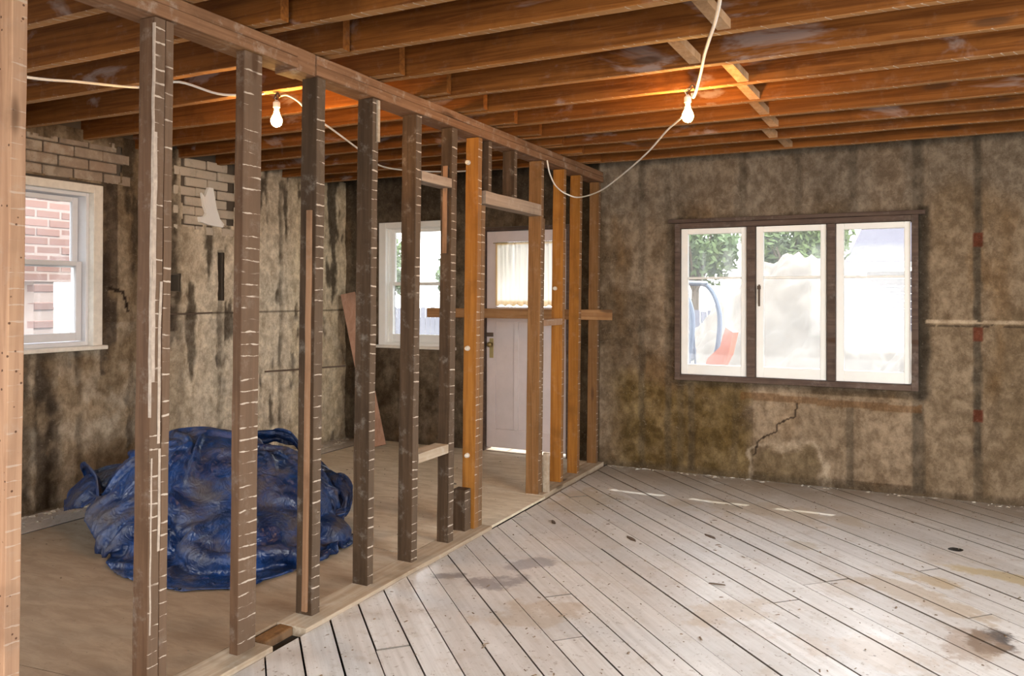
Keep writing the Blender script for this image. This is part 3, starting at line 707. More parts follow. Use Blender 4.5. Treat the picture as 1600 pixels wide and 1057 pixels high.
bm = bmesh.new(); pane(bm, GX0, GX1, GZ0, GZ1, YB+.05, 'y'); obj('pane', bm, MT['glass'], dr)
bm = bmesh.new(); bx(bm, -3.642, -3.598, YB+.024, YB+.03, .90, 1.09, bev=.002); obj('lock_plate', bm, MT['brass'], dr)
bm = bmesh.new(); cyl(bm, (-3.62, YB+.026, 1.03), (-3.62, YB-.012, 1.03), .008); lathe(bm, (0, 0, 0), [(.012, -.004), (.024, .004), (.026, .014), (.018, .024), (.004, .027)], 16)
ks = [v for v in bm.verts if v.co.length < .1]
for v in ks: v.co = Vector((-3.62+v.co.x, YB-.012-v.co.z, 1.03+v.co.y))
obj('door_handle', bm, MT['brass'], dr, smooth=True)
obj('rim_lock', box(-3.672, -3.60, YB+.012, YB+.03, 1.105, 1.145, bev=.003), MT['iron'], dr)
obj('threshold', box(-3.72, -2.80, YB-.0, YB+.28, -.03, .004), MT['sill'], dr)
# curtain
cg = G('cream_curtain_cloth'); zz = cg.xyz()[2]; xx = cg.xyz()[0]
edge = cg.mth('MAXIMUM', cg.step(zz, 1.44, 1.47, 1, 0), cg.step(zz, 1.985, 2.0))
edge = cg.mth('MAXIMUM', edge, cg.step(cg.mth('ABSOLUTE', cg.mth('ADD', xx, 3.262)), .286, .30))
cc = cg.mix(edge, (.96, .92, .84), (.85, .66, .38))
d1 = cg.n('ShaderNodeBsdfDiffuse'); cg.set(d1.inputs[0], cc); t1 = cg.n('ShaderNodeBsdfTranslucent'); cg.set(t1.inputs[0], cc)
mx = cg.n('ShaderNodeMixShader'); mx.inputs[0].default_value = .8; mx0 = mx; tp = cg.n('ShaderNodeBsdfTransparent'); mx = cg.n('ShaderNodeMixShader'); mx.inputs[0].default_value = .16; cg.set(mx.inputs[1], mx0.outputs[0]); cg.set(mx.inputs[2], tp.outputs[0]); mx, mx0 = mx0, mx; cg.set(mx.inputs[1], d1.outputs[0]); cg.set(mx.inputs[2], t1.outputs[0]); MT['curtain'] = cg.fin(mx0.outputs[0])
bm = bmesh.new(); n = 110; cols = []
for i in range(n+1):
    a = -3.572+.615*i/n; r_ = []
    for j in range(11):
        z = 1.408+.602*j/10; y = YB+.018+.010*math.sin(i*.42+1.2*math.sin(i*.11)+.15*j*(i % 2))+.003*math.sin(i*1.1)
        r_.append(bm.verts.new((a, y, z-(.008*math.sin(i*.42) if j == 0 else 0))))
    cols.append(r_)
for A, B in zip(cols, cols[1:]):
    for j in range(10): bm.faces.new((A[j], B[j], B[j+1], A[j+1]))
cur = obj('curtain', bm, MT['curtain'], smooth=True, label='cream curtain gathered over the glazed top of the door', category='curtain')
cur.data.materials.append(MT['curtain'])
md = cur.modifiers.new('thickness', 'SOLIDIFY'); md.thickness = .0012
bm = bmesh.new(); cyl(bm, (-3.60, YB+.02, 2.012), (-2.92, YB+.02, 2.012), .004); obj('curtain_wire', bm, MT['brass'], cur)

# ------------------------------------------------------------------ things in the rooms
bm = timber(-4.03, -2.215, 6.362, 6.384, 1.30, 1.387, rough=.003)
obj('brace_board', bm, MT['board'], label='brown board nailed level across the back of the far studs, before the door', category='board')
# leaning plank in the hall corner
a, b = Vector((-5.24, 6.74, 1.52)), Vector((-4.66, 6.48, .0)); bm = bmesh.new(); d = (a-b).normalized(); side = d.cross(Vector((.55, -.83, 0))).normalized(); nrm = d.cross(side).normalized()
Pt = [b-side*.075, b+side*.075, a+side*.075, a-side*.075]
lo = [bm.verts.new(p-nrm*.016) for p in Pt]; hi = [bm.verts.new(p+nrm*.016) for p in Pt]
bm.faces.new(lo); bm.faces.new(hi[::-1])
for i in range(4): bm.faces.new((lo[i], lo[(i+1) % 4], hi[(i+1) % 4], hi[i]))
zmin = min(v.co.z for v in bm.verts)
for v in bm.verts: v.co.z -= zmin if v.co.z < .3 else 0
obj('leaning_plank', bm, MT['leanboard'], label='reddish plank leaning into the hall corner left of the white hall window', category='plank')
obj('iron_rod', tube([(XL+.035, 4.42, 1.349), (XL+.035, 4.7, 1.345), (XL+.035, 5.0, 1.35)], .006), MT['iron'], label='thin rusty rod fixed level along the left wall, under the square hole', category='rod')
obj('iron_rod', tube([(XL+.002, 5.66, .79), (-5.15, 5.95, .80), (-4.9, 6.27, .816)], .008), MT['iron'], label='thin dark rod sticking out of the left wall near the hall corner', category='rod')

# bulbs
bg_ = G('lit_bulb_glass'); em = bg_.n('ShaderNodeEmission'); em.inputs[0].default_value = (1, .50, .13, 1); em.inputs[1].default_value = 700.; MT['lit'] = bg_.fin(em.outputs[0])
def bulb(x, y, z, ztop, topoff, label, watts):
    t = thing('light_bulb', label, 'light bulb', (x, y, ztop))
    bm = bmesh.new(); R0 = .031
    lathe(bm, (x, y, z), [(.004, -R0), (.016, -R0*.86), (.026, -R0*.52), (R0, 0), (.029, R0*.42), (.022, R0*.95), (.015, R0*1.4), (.0135, R0*1.7)]); g_ = obj('bulb_glass', bm, MT['lit'], t, smooth=True)
    g_.visible_shadow = True
    bm = bmesh.new(); lathe(bm, (x, y, z+R0*1.7), [(.0145, 0), (.0150, .022), (.019, .024), (.019, .052), (.012, .060), (.006, .066)]); obj('socket', bm, MT['ceramic'], t)
    zs = z+R0*1.7+.066
    obj('cord', tube([(x, y, zs-.003), (x-.006, y, zs+.015), (x+.010, y, (zs+ztop)/2), (x+topoff[0], y+topoff[1], ztop)], .0035), MT['iron'], t)
    obj('cord', tube([(x-.004, y, zs-.003), (x-.016, y, zs+.02), (x-.004, y, (zs+ztop)/2+.01), (x+topoff[0]-.006, y+topoff[1], ztop-.004)], .0025), MT['cable'], t, label='white flex')
    obj('hook', tube([(x+topoff[0]-.02, y+topoff[1], ztop-.01), (x+topoff[0], y+topoff[1]+.01, ztop+.02), (x+topoff[0]+.02, y+topoff[1]+.004, ztop-.006)], .005), MT['iron'], t)
    return t
bulb(-1.062, 4.285, 2.470, 2.63, (.012, .035), 'glowing bare bulb hanging from a joist in the right room, left of the triple window', 26)
bulb(-3.135, 3.395, 2.465, 2.60, (.008, -.012), 'glowing bare bulb in the hall beside the partition', 30)
def cable(pts, r, label): return obj('cable', tube(pts, r), MT['cable'], smooth=True, label=label, category='cable')
cable([(-0.572, 2.771, 2.605), (-0.626, 3.009, 2.605), (-0.695, 3.246, 2.605), (-0.764, 3.454, 2.605), (-0.838, 3.684, 2.605), (-0.902, 3.908, 2.605), (-1.001, 4.234, 2.605), (-1.035, 4.3, 2.575), (-1.045, 4.31, 2.6)], .0075, 'thick white cable coming down from the joists to the right bulb')
cable([(-1.10, 4.31, 2.475), (-1.16, 4.42, 2.475), (-1.26, 4.58, 2.465), (-1.477, 4.9, 2.402), (-1.814, 5.4, 2.35), (-2.10, 5.75, 2.30), (-2.344, 5.95, 2.288), (-2.44, 5.93, 2.315), (-2.475, 5.86, 2.345), (-2.462, 5.72, 2.375), (-2.455, 5.61, 2.447), (-2.452, 5.56, 2.53)], .0055, 'thin white cable looping from the right bulb down to the end of the top plate')
cable([(-3.25, 1.6, 2.37), (-3.322, 2.1, 2.415), (-3.41, 2.4, 2.477), (-3.56, 2.78, 2.56), (-3.50, 2.88, 2.578), (-3.36, 2.93, 2.598), (-3.25, 3.08, 2.56), (-3.16, 3.2, 2.57), (-3.14, 3.30, 2.60)], .0065, 'white cable sagging across the hall from the near post to the hall bulb')
cable([(-3.11, 3.40, 2.605), (-3.08, 3.42, 2.61), (-3.02, 3.45, 2.57), (-2.98, 3.5, 2.50), (-2.93, 3.6, 2.45), (-3.2, 4.3, 2.43), (-3.35, 4.7, 2.42), (-3.45, 5.3, 2.48), (-3.42, 5.9, 2.56), (-3.3, 6.2, 2.62)], .0055, 'white cable looping on from the hall bulb towards the far hall corner')

# ------------------------------------------------------------------ blue tarpaulin heap
def hfield(x, y):
    def b(cx, cy, rx, ry, h, p=2.2):
        d = ((x-cx)/rx)**2+((y-cy)/ry)**2; return h*np.clip(1-d, 0, None)**(1/p)
    h = np.zeros_like(x)
    for a in ((-4.14, 3.78, .62, .58, .60), (-3.72, 3.88, .50, .55, .48), (-4.62, 3.62, .40, .36, .36), (-3.45, 3.55, .36, .42, .26), (-4.25, 3.40, .45, .34, .30), (-3.95, 4.25, .55, .4, .42), (-3.28, 3.92, .22, .16, .14)):
        h = np.maximum(h, b(*a))
    return h
FP = np.array([(-5.0, 3.62), (-4.88, 3.38), (-4.45, 3.20), (-4.05, 3.05), (-3.62, 2.90), (-3.30, 2.90), (-3.06, 3.06), (-3.0, 3.45), (-2.98, 3.80), (-3.05, 4.02), (-3.30, 4.15), (-3.45, 4.45), (-3.72, 4.75), (-4.2, 4.75), (-4.7, 4.4), (-4.95, 4.0)])
def cloth():
    C0 = np.array([-4.02, 3.75]); ang = np.arctan2(FP[:, 1]-C0[1], FP[:, 0]-C0[0]); rad = np.hypot(*(FP-C0).T); k = np.argsort(ang); ang, rad = ang[k], rad[k]
    A = np.concatenate([ang-2*np.pi, ang, ang+2*np.pi]); Rr = np.tile(rad, 3)
    n = 128; s = np.linspace(-1, 1, n); u, v = np.meshgrid(s, s, indexing='ij')
    # square -> disc -> footprint
    x = u*np.sqrt(1-v*v/2); y = v*np.sqrt(1-u*u/2); rr = np.hypot(x, y); aa = np.arctan2(y, x); L = np.interp(aa, A, Rr)
    px, py = C0[0]+rr*L*np.cos(aa), C0[1]+rr*L*np.sin(aa)
    g = np.random.default_rng(3); nz = np.zeros((n, n))
    for f, am in ((6, .05), (14, .03), (30, .015)):
        q = g.standard_normal((f, f)); xi = np.linspace(0, f-1.001, n); i0 = xi.astype(int); t = xi-i0; t = t*t*(3-2*t)
        a_ = q[i0][:, i0]*(1-t)[:, None]+q[np.minimum(i0+1, f-1)][:, i0]*t[:, None]; b_ = q[i0][:, np.minimum(i0+1, f-1)]*(1-t)[:, None]+q[np.minimum(i0+1, f-1)][:, np.minimum(i0+1, f-1)]*t[:, None]
        nz += am*(a_*(1-t)[None]+b_*t[None])
    pz = hfield(px, py)+.06+np.abs(nz)
    X = np.stack([px, py, pz], -1)
    # rest lengths: cloth 20 % larger than the body it covers
    base = np.stack([px, py, hfield(px, py)*.75], -1)
    def cons(di, dj, f):
        out = []
        I, J = np.meshgrid(np.arange(n-abs(di)), np.arange(n-abs(dj)), indexing='ij'); I = I.ravel(); J = J.ravel()
        if dj < 0: J = J-dj
        a = I*n+J; b = (I+di)*n+J+dj; l = np.linalg.norm(base.reshape(-1, 3)[a]-base.reshape(-1, 3)[b], axis=1)*f
        key = (I//max(1, di)) % 2 if di else (J//max(1, dj)) % 2
        for p in (0, 1): m = key == p; out.append((a[m], b[m], l[m]))
        return out
    S = 1.17; CS = cons(1, 0, S)+cons(0, 1, S)+cons(1, 1, S)+cons(1, -1, S); BD = cons(2, 0, S*.985)+cons(0, 2, S*.985)+cons(4, 0, S*.95)+cons(0, 4, S*.95)
    X = X.reshape(-1, 3); Pv = X.copy(); dt2 = 9.8*.012**2
    for it in range(150):
        V = (X-Pv)*.93; Pv = X.copy(); X = X+V; X[:, 2] -= dt2
        for _ in range(7):
            for st, gp in ((.5, CS), (.12, BD)):
                for a, b, l in gp:
                    d = X[b]-X[a]; q = np.linalg.norm(d, axis=1)+1e-9
                    kk = (q-l)/q*st
                    if st < .5: kk = np.minimum(kk, 0)
                    d *= kk[:, None]; X[a] += d; X[b] -= d
            hx = hfield(X[:, 0], X[:, 1])+.006; lowm = X[:, 2] < hx; X[lowm, 2] = hx[lowm]
            # friction keeps touching cloth in place
            X[lowm, :2] = Pv[lowm, :2]+(X[lowm, :2]-Pv[lowm, :2])*.35
            dx = X[:, :2]-C0; r = np.hypot(dx[:, 0], dx[:, 1]); lim = np.interp(np.arctan2(dx[:, 1], dx[:, 0]), A, Rr)*1.02
            m = r > lim; X[m, :2] = C0+dx[m]*(lim[m]/r[m])[:, None]
    me = bpy.data.meshes.new('tarpaulin'); F = [(i*n+j, (i+1)*n+j, (i+1)*n+j+1, i*n+j+1) for i in range(n-1) for j in range(n-1)]
    me.from_pydata((X-np.array([-4.0, 3.75, 0])).tolist(), [], F); me.polygons.foreach_set('use_smooth', [True]*len(F)); return me
tg = G('crumpled_blue_plastic'); P = tg.P(); cre = tg.n('ShaderNodeTexVoronoi', feature='DISTANCE_TO_EDGE'); wv = tg.noise(P, 3., 3)
tg.set(cre.inputs['Vector'], tg.vec('ADD', P, tg.vec('MULTIPLY', tg.n('ShaderNodeTexNoise').outputs['Color'], (.25, .25, .25)))); cre.inputs['Scale'].default_value = 13.
dirt = tg.noise(P, 4., 7, .7, .4); cz = tg.xyz(tg.pos.outputs['Normal'])
ct = tg.mix(tg.step(tg.noise(P, 6., 4), .35, .7), (.005, .017, .065), (.011, .048, .175))
ct = tg.mix(tg.mth('MULTIPLY', tg.step(dirt, .46, .66, 0, .8), tg.step(cz[2], -.1, .8, .25, 1.)), ct, (.075, .062, .055))
rdg = lambda sc, ds: tg.mth('MULTIPLY', tg.mth('ABSOLUTE', tg.mth('SUBTRACT', tg.noise(P, sc, 2, .5, ds), .5)), -4.)
hh = tg.mth('ADD', tg.mth('ADD', rdg(5., 1.2), tg.mth('MULTIPLY', rdg(11., 1.5), .6)), tg.mth('MULTIPLY', tg.noise(P, 22., 3, .6, 1.), .6))
MT['tarp'] = tg.fin(tg.bsdf(ct, tg.step(dirt, .4, .65, .30, .58), bump=hh, bstr=.5, bdist=.014, spec=.5))
tm = cloth()
tarp = obj('tarpaulin', tm, MT['tarp'], loc=(-4.0, 3.75, 0), label='crumpled blue plastic tarpaulin heaped over rubble on the hall floor', category='tarpaulin')
md = tarp.modifiers.new('thickness', 'SOLIDIFY'); md.thickness = .003; md.offset = 1
# folded-over loops of the sheet (parts)
def flap(pts, width, nrm, mat=MT['tarp']):
    bm = bmesh.new(); P_ = [Vector(p) for p in pts]; rows = []; m_ = 14
    for i in range(len(P_)*6-5):
        t = i/6; k = min(int(t), len(P_)-2); f = t-k; f = f*f*(3-2*f); c = P_[k].lerp(P_[k+1], f)
        rows.append([bm.verts.new(c+Vector(nrm)*width*(j/m_-.5)*(1+.15*math.sin(i*.9))+Vector((.012*math.sin(j*1.1+i*.5), .012*math.cos(j*.9+i*.3), .012*math.sin(j*1.7+i*.2)))) for j in range(m_+1)])
    for A, B in zip(rows, rows[1:]):
        for j in range(m_): bm.faces.new((A[j], A[j+1], B[j+1], B[j]))
    return bm
for pts, w_, nr in ([(-3.55, 4.25, .26), (-3.40, 4.22, .27), (-3.24, 4.16, .20), (-3.20, 4.10, .10), (-3.30, 4.02, .06)], .17, (.3, .5, .75)), ([(-4.25, 4.36, .46), (-4.05, 4.40, .50), (-3.88, 4.38, .49), (-3.74, 4.32, .42), (-3.62, 4.22, .30)], .12, (.1, -.4, .9)), ([(-5.02, 3.70, .08), (-4.98, 3.60, .26), (-4.80, 3.50, .34), (-4.60, 3.42, .30), (-4.40, 3.30, .14)], .24, (.25, -.6, .7)):
    f_ = obj('fold', flap(pts, w_, nr), MT['tarp'], tarp, smooth=True); q = f_.modifiers.new('thickness', 'SOLIDIFY'); q.thickness = .003

# ------------------------------------------------------------------ debris on the floors
def chips(n, region, zf, smin, smax, seed):
    g = random.Random(seed); bm = bmesh.new()
    for _ in range(n):
        x, y = region(g); s = smin+(smax-smin)*g.random()**3; a = g.random()*6.28; l = s*(1+2.5*g.random()**2)
        c, sn = math.cos(a), math.sin(a); h = s*.35
        vs = [bm.verts.new((x+c*dx*l-sn*dy*s, y+sn*dx*l+c*dy*s, zf(x)+dz)) for dx, dy, dz in ((-.5, -.4, 0), (.5, -.3, 0), (.4, .4, 0), (-.45, .3, 0), (-.2, -.1, h), (.2, .05, h*.8))]
        for f in ((0, 1, 5, 4), (1, 2, 5), (2, 3, 4, 5), (3, 0, 4), (3, 2, 1, 0)): bm.faces.new([vs[i] for i in f])
    return bm
def rr(g): return (g.uniform(-2.40, 1.2), g.uniform(2.4, 6.74))
def rh(g): return (g.uniform(-5.0, -2.62), g.uniform(1.5, 6.8))
def rw(g):
    return (g.uniform(-2.4, 2.0), YB-.015-.07*g.random()**2)
def rl(g): return (XL+.03+.22*g.random()**2, g.uniform(2.0, 6.8))
zr = lambda x: -.018
obj('floor_debris', chips(900, rr, zr, .004, .013, 1), MT['crumb'], loc=(-.6, 4.6, -.018), kind='stuff', label='small dark splinters and crumbs scattered over the white floorboards', category='debris')
obj('hall_debris', chips(260, rh, lambda x: .0, .004, .014, 2), MT['crumb'], loc=(-3.8, 4.2, 0), kind='stuff', label='dark crumbs and splinters scattered over the hall hardboard', category='debris')
obj('wall_foot_rubble', chips(300, rw, zr, .006, .022, 3), MT['crumblight'], loc=(-1, 6.8, -.018), kind='stuff', label='pale plaster crumbs along the foot of the back wall', category='rubble')
obj('left_wall_rubble', chips(420, rl, lambda x: -.005, .008, .040, 4), MT['crumblight'], loc=(-5.2, 4.2, -.005), kind='stuff', label='pale plaster rubble along the foot of the left wall', category='rubble')
# loose offcuts lying about
for (x, y, a, l, wd, lab) in [(-2.13, 4.95, 2.2, .09, .025, 'dark splinter of wood on the boards beside the doorway'), (-1.55, 4.83, 2.4, .12, .03, 'dark wood splinter lying mid-floor nearer the partition'), (-1.12, 5.10, 2.5, .11, .028, 'longer dark wood splinter lying mid-floor below the left casement'),
                         (-3.25, 5.52, .2, .07, .03, 'dark chip of wood on the hall floor inside the doorway'), (-.90, 4.27, .1, .09, .008, 'bent nail-like sliver on the boards in mid-floor')]:
    bm = bmesh.new(); c, sn = math.cos(a), math.sin(a); z = .0 if x < -2.5 else -.019
    pr = [(-.5, 0), (-.2, .5), (.3, .35), (.5, -.05), (.1, -.5), (-.3, -.4)]
    A = [bm.verts.new((x+c*p*l-sn*q*wd, y+sn*p*l+c*q*wd, z)) for p, q in pr]; B = [bm.verts.new((x+c*p*l*.9-sn*q*wd*.8, y+sn*p*l*.9+c*q*wd*.8, z+.007)) for p, q in pr]
    bm.faces.new(A[::-1]); bm.faces.new(B)
    for i in range(6): bm.faces.new((A[i], A[(i+1) % 6], B[(i+1) % 6], B[i]))
    obj('wood_splinter', bm, MT['iron'], label=lab, category='splinter')

# ------------------------------------------------------------------ outside
GZ = -.45
MT['earth'] = simple('bare_yard_earth', (.13, .11, .09), .95); MT['sand'] = simple('pale_sandy_spoil', (.165, .135, .105), .95, .28, 1.6)
ground = obj('ground', box(-40, 40, -30, 60, GZ-.2, GZ), MT['earth'], loc=(0, 10, GZ), kind='structure')
# unseen slab added above the windows, cutting the sun to thin streaks
pr_ = obj('sun_trim_slab', box(-6, 3.2, YB+.30, YB+1.485, 2.62, 2.72, bev=.01), MT['oldwhite'], label='added unseen slab outside the back wall that trims the sunlight', category='roof')
for x in (-5.9, 3.1): obj('post', timber(x-.05, x+.05, YB+1.40, YB+1.50, GZ, 2.62), MT['oldwhite'], pr_)
# mound of spoil
bm = bmesh.new(); n1_, n2_ = 110, 90; vs = []
for i in range(n1_+1):
    row = []
    for j in range(n2_+1):
        x = -6.2+9.5*i/n1_; y = 12.2+7*j/n2_
        d = math.hypot((x+1.6)/(3.6 if x < -1.6 else 2.85), (y-15.6)/3.0); h = 2.72*(.5+.5*math.cos(math.pi*min(1, d)))**.75
        d2 = math.hypot((x-.7)/2.0, (y-13.8)/1.9); h = max(h, 1.75*max(0, 1-d2))
        h += (.22*fbm(x*1.1, y*1.1, 3.)+.15*fbm(x*3.0, y*3.0, 5.)+.07*fbm(x*8, y*8, 7.))*min(1, h*2)
        row.append(bm.verts.new((x, y, GZ-.02+max(0, h))))
    vs.append(row)
for A, B in zip(vs, vs[1:]):
    for j in range(n2_): bm.faces.new((A[j], B[j], B[j+1], A[j+1]))
obj('spoil_heap', bm, MT['sand'], smooth=True, label='big pale heap of sandy spoil outside the triple window', category='heap')
# trees
lg = G('tree_leaves'); lc = lg.mix(lg.rand(), (.05, .085, .03), (.11, .15, .05)); lc = lg.mix(lg.noise(lg.P(), 1.2, 3), lc, (.15, .19, .07)); MT['leaf'] = lg.fin(lg.bsdf(lc, .7, spec=.2))
MT['bark'] = simple('tree_bark', (.12, .09, .06), .9)
def tree(x, y, h, r, label, seed, n=2600):
    g = random.Random(seed); t = thing('tree', label, 'tree', (x, y, GZ))
    bm = bmesh.new(); cyl(bm, (x, y, GZ), (x+.1, y, GZ+h*.6), .16, .08, 10)
    for k in range(6): a = g.random()*6.28; cyl(bm, (x+.05, y, GZ+h*.4+.05*k*h*.1), (x+math.cos(a)*r*.6, y+math.sin(a)*r*.6, GZ+h*(.6+.05*k)), .06, .02, 6)
    obj('trunk', bm, MT['bark'], t)
    bm = bmesh.new()
    cl = [(x+g.uniform(-.6, .6)*r, y+g.uniform(-.6, .6)*r, GZ+h*.68+g.uniform(-.35, .4)*r*1.3, r*g.uniform(.35, .6)) for _ in range(12)]
    for _ in range(n):
        c = g.choice(cl); d = Vector((g.gauss(0, 1), g.gauss(0, 1), g.gauss(0, 1))).normalized()*c[3]*g.uniform(.6, 1.05); p = Vector(c[:3])+d
        a = Vector((g.gauss(0, 1), g.gauss(0, 1), g.gauss(0, 1))).normalized(); b = a.orthogonal().normalized(); s = g.uniform(.05, .10)
        v_ = [bm.verts.new(p+a*s*1.5), bm.verts.new(p+b*s*.6), bm.verts.new(p-a*s*1.5), bm.verts.new(p-b*s*.6)]; bm.faces.new(v_)
    obj('foliage', bm, MT['leaf'], t, kind='stuff')
TL = [(-5.4, 22.4, 5.0, 'bushy pale green tree behind the digger, outside the left casement'), (-2.65, 21.6, 4.9, 'dark green tree behind the crest of the heap, outside the middle casement'), (-8.4, 22.4, 4.6, 'leafy tree beyond the fence, right of the hall window'),
      (-12.0, 22.0, 4.4, 'leafy tree beyond the fence, outside the middle of the hall window'), (-16.4, 22.0, 4.3, 'leafy tree beyond the fence, farthest left of the row')]
for k, (hx, hy, hh_, lb) in enumerate(TL): tree(hx, hy, hh_, 1.3, lb, 20+k, 4200)
# house behind
MT['weatherboard'] = simple('pale_weatherboard', (.13, .125, .145), .8, .05, 3); MT['rooftile'] = simple('grey_purple_roof', (.085, .075, .09), .85, .06, 4)
hs = thing('neighbour_house', 'pale weatherboard house with a grey roof behind the heap', 'house', (3.5, 25, GZ))
for k in range(13): obj('weatherboard', box(-1.0, 8.4, 24-.02, 24.1, GZ+.205*k, GZ+.205*(k+1)-.012), MT['weatherboard'], hs)
bm = bmesh.new(); P = [(-1.5, 23.4, 2.35), (9, 23.4, 2.35), (9, 28, 5.6), (-.4, 28, 5.6)]
a = [bm.verts.new(p) for p in P]; b = [bm.verts.new((x, y, z+.12)) for x, y, z in P]; bm.faces.new(a); bm.faces.new(b[::-1])
for i in range(4): bm.faces.new((a[i], a[(i+1) % 4], b[(i+1) % 4], b[i]))
obj('roof', bm, MT['rooftile'], hs)
obj('gutter', box(-1.55, 9.05, 23.3, 23.42, 2.28, 2.42, bev=.02), MT['white'], hs)
# small digger outside the left casement
MT['steel'] = simple('blue_grey_machine_steel', (.13, .15, .19), .6); MT['orange'] = simple('orange_machine_paint', (.42, .13, .07), .5); MT['rubber'] = simple('black_rubber_track', (.06, .06, .065), .9); MT['seat'] = simple('dark_seat_vinyl', (.09, .10, .13), .6)
dg = thing('digger', 'small digger with an open blue-grey roll cab parked outside the left casement', 'digger', (-2.75, 10.4, GZ)); dx, dy = -2.75, 10.4
def F(z): return GZ+z
for s in (-.42, .42):
    bm = bmesh.new(); pts = [(-.75, .1), (-.62, .0), (.62, .0), (.75, .1), (.75, .28), (.6, .38), (-.6, .38), (-.75, .28)]
    A = [bm.verts.new((dx+p, dy+s-.13, F(q+.0))) for p, q in pts]; B = [bm.verts.new((dx+p, dy+s+.13, F(q))) for p, q in pts]
    bm.faces.new(A[::-1]); bm.faces.new(B)
    for i in range(8): bm.faces.new((A[i], A[(i+1) % 8], B[(i+1) % 8], B[i]))
    obj('track', bm, MT['rubber'], dg)
obj('deck', box(dx-.6, dx+.55, dy-.5, dy+.5, F(.38), F(.56), bev=.03), MT['steel'], dg)
bm = box(dx-.62, dx-.1, dy-.45, dy+.45, F(.56), F(1.06), bev=.08); obj('engine_cover', bm, MT['steel'], dg)
obj('dozer_blade', box(dx+.75, dx+.83, dy-.6, dy+.6, F(.03), F(.42), bev=.02), MT['orange'], dg)
bm = bmesh.new(); bx(bm, dx-.1, dx+.3, dy-.25, dy+.2, F(.62), F(.85), bev=.05); bx(bm, dx-.16, dx-.03, dy-.25, dy+.2, F(.85), F(1.35), bev=.04); obj('seat', bm, MT['seat'], dg)
for s in (-.44, .44):
    obj('roll_bar', tube([(dx-.52, dy+s, F(.9)), (dx-.50, dy+s, F(1.5)), (dx-.40, dy+s, F(1.68)), (dx+.15, dy+s, F(1.72)), (dx+.38, dy+s, F(1.64)), (dx+.52, dy+s, F(1.3)), (dx+.50, dy+s, F(.85)), (dx+.42, dy+s, F(.56))], .036), MT['steel'], dg)
obj('cab_roof', box(dx-.45, dx+.35, dy-.46, dy+.46, F(1.70), F(1.75), bev=.02), MT['steel'], dg)
for s in (-.12, .05): 
    bm = bmesh.new(); cyl(bm, (dx+.34, dy+s, F(.56)), (dx+.30, dy+s, F(1.18)), .014); cyl(bm, (dx+.30, dy+s, F(1.18)), (dx+.30, dy+s, F(1.26)), .03, .022); obj('control_lever', bm, MT['seat'], dg)
bm = bmesh.new(); P = [(dx+.50, F(.45)), (dx+.72, F(.45)), (dx+.88, F(.75)), (dx+.95, F(1.05)), (dx+.84, F(1.12)), (dx+.76, F(.85)), (dx+.58, F(.68))]
A = [bm.verts.new((x, dy-.09, z)) for x, z in P]; B = [bm.verts.new((x, dy+.09, z)) for x, z in P]; bm.faces.new(A[::-1]); bm.faces.new(B)
for i in range(len(P)): bm.faces.new((A[i], A[(i+1) % len(P)], B[(i+1) % len(P)], B[i]))
obj('boom', bm, MT['orange'], dg)
dg.rotation_euler.z = math.radians(-12); dg.location = (-3.0, 11.2, GZ+.42)
bm = bmesh.new(); lathe(bm, (-3.0, 11.2, GZ-.02), [(1.5, 0), (1.4, .16), (1.3, .34), (1.15, .44), (.6, .44), (.01, .44)], 32)
for v in bm.verts: v.co.y = 11.2+(v.co.y-11.2)*.62; v.co.z += .03*fbm(v.co.x*2, v.co.y*2, 1.) if v.co.z < GZ+.3 else 0
obj('earth_bank', bm, MT['earth'], smooth=True, label='low flat bank of bare earth under the digger', category='earth bank')
# pale blue tarpaulin lying in the yard
MT['bluetarp'] = simple('light_blue_plastic_sheet', (.10, .20, .38), .5)
bm = bmesh.new(); vs = []
for i in range(36):
    vs.append([])
    for j in range(20):
        x = -2.5+1.3*i/35; y = 9.35+.7*j/19; e = min(i, 35-i, j*1.5, (19-j)*1.5)/8
        vs[-1].append(bm.verts.new((x+.03*fbm(x*3, y*3, 1.), y, GZ+.01+min(1, e)*(.95+.22*fbm(x*2.2, y*2.2, 4.)+.08*fbm(x*7, y*7, 8.)))))
for A, B in zip(vs, vs[1:]):
    for j in range(19): bm.faces.new((A[j], B[j], B[j+1], A[j+1]))
obj('blue_sheet', bm, MT['bluetarp'], smooth=True, label='light blue plastic sheet bunched on the ground beside the digger', category='sheet')
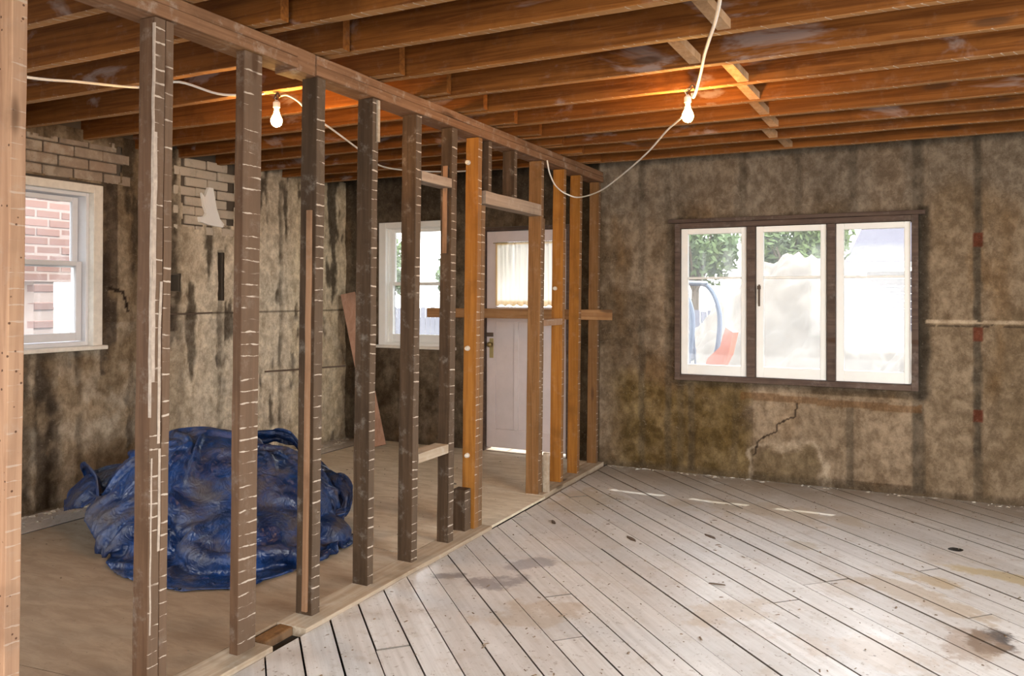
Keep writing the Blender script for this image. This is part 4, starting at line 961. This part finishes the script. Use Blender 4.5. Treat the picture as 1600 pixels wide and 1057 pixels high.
# neighbour's brick wall seen through the left window
MT['mortar'] = simple('pale_mortar', (.36, .27, .23), .95); MT['render'] = simple('pale_render', (.5, .46, .42), .9)
nb = thing('neighbour_building', 'pink brick wall on a brick pier, close outside the left window', 'building', (-7.1, 4.6, GZ))
obj('mortar_core', box(-7.35, -7.035, 2.5, 5.05, 1.62, 3.4), MT['mortar'], nb)
obj('mortar_core', box(-7.33, -7.045, 4.55, 4.74, GZ, 1.62), MT['mortar'], nb)
pbm = brick_mesh(.222, .1, .070); pbm.materials.append(MT['pinkbrick'])
lay(nb, [pbm], lambda a, z, j: (-7.082+j, a, z), math.pi/2, 3.86, 5.0, 1.66, 3.0, .234, .082, lambda a, z: True, .003)
pb2 = brick_mesh(.19, .1, .070); pb2.materials.append(MT['pinkbrick'])
lay(nb, [pb2], lambda a, z, j: (-7.088+j, a, z), math.pi/2, 4.645, 4.65, GZ+.04, 1.6, .9, .082, lambda a, z: 4.6 < a < 4.7, .003)
fc = thing('garden_fence', 'pale picket fence beyond the brick pier outside the left window', 'fence', (-9.5, 6, GZ))
for k in range(26): obj('picket', box(-9.52, -9.5, 3.6+.16*k, 3.73+.16*k, GZ+.05, 1.25+.05*(k % 3)), MT['oldwhite'], fc)
obj('rail', box(-9.56, -9.52, 3.5, 7.8, .9, .98), MT['oldwhite'], fc)
fh = thing('paling_fence', 'pale paling fence beyond the yard under the trees', 'fence', (-7.5, 19, GZ))
for k in range(90): obj('paling', box(-14.0+.16*k, -13.855+.16*k, 19.0, 19.02, GZ+.02, 1.15+.03*(k % 2)), MT['weatherboard'], fh)
obj('rail', box(-14.0, .4, 19.02, 19.07, .7, .78), MT['weatherboard'], fh)

# ------------------------------------------------------------------ groups of repeated things
for o in bpy.data.objects:
    if o.parent is None and o.get('category'):
        g_ = {'light bulb': 'bare bulbs hanging from the joists', 'cable': 'white cables slung under the joists', 'rod': 'iron rods on the left wall', 'splinter': 'loose wood splinters on the floors', 'tree': 'trees beyond the yard', 'fence': 'pale fences outside'}.get(o['category'])
        if g_: o['group'] = g_
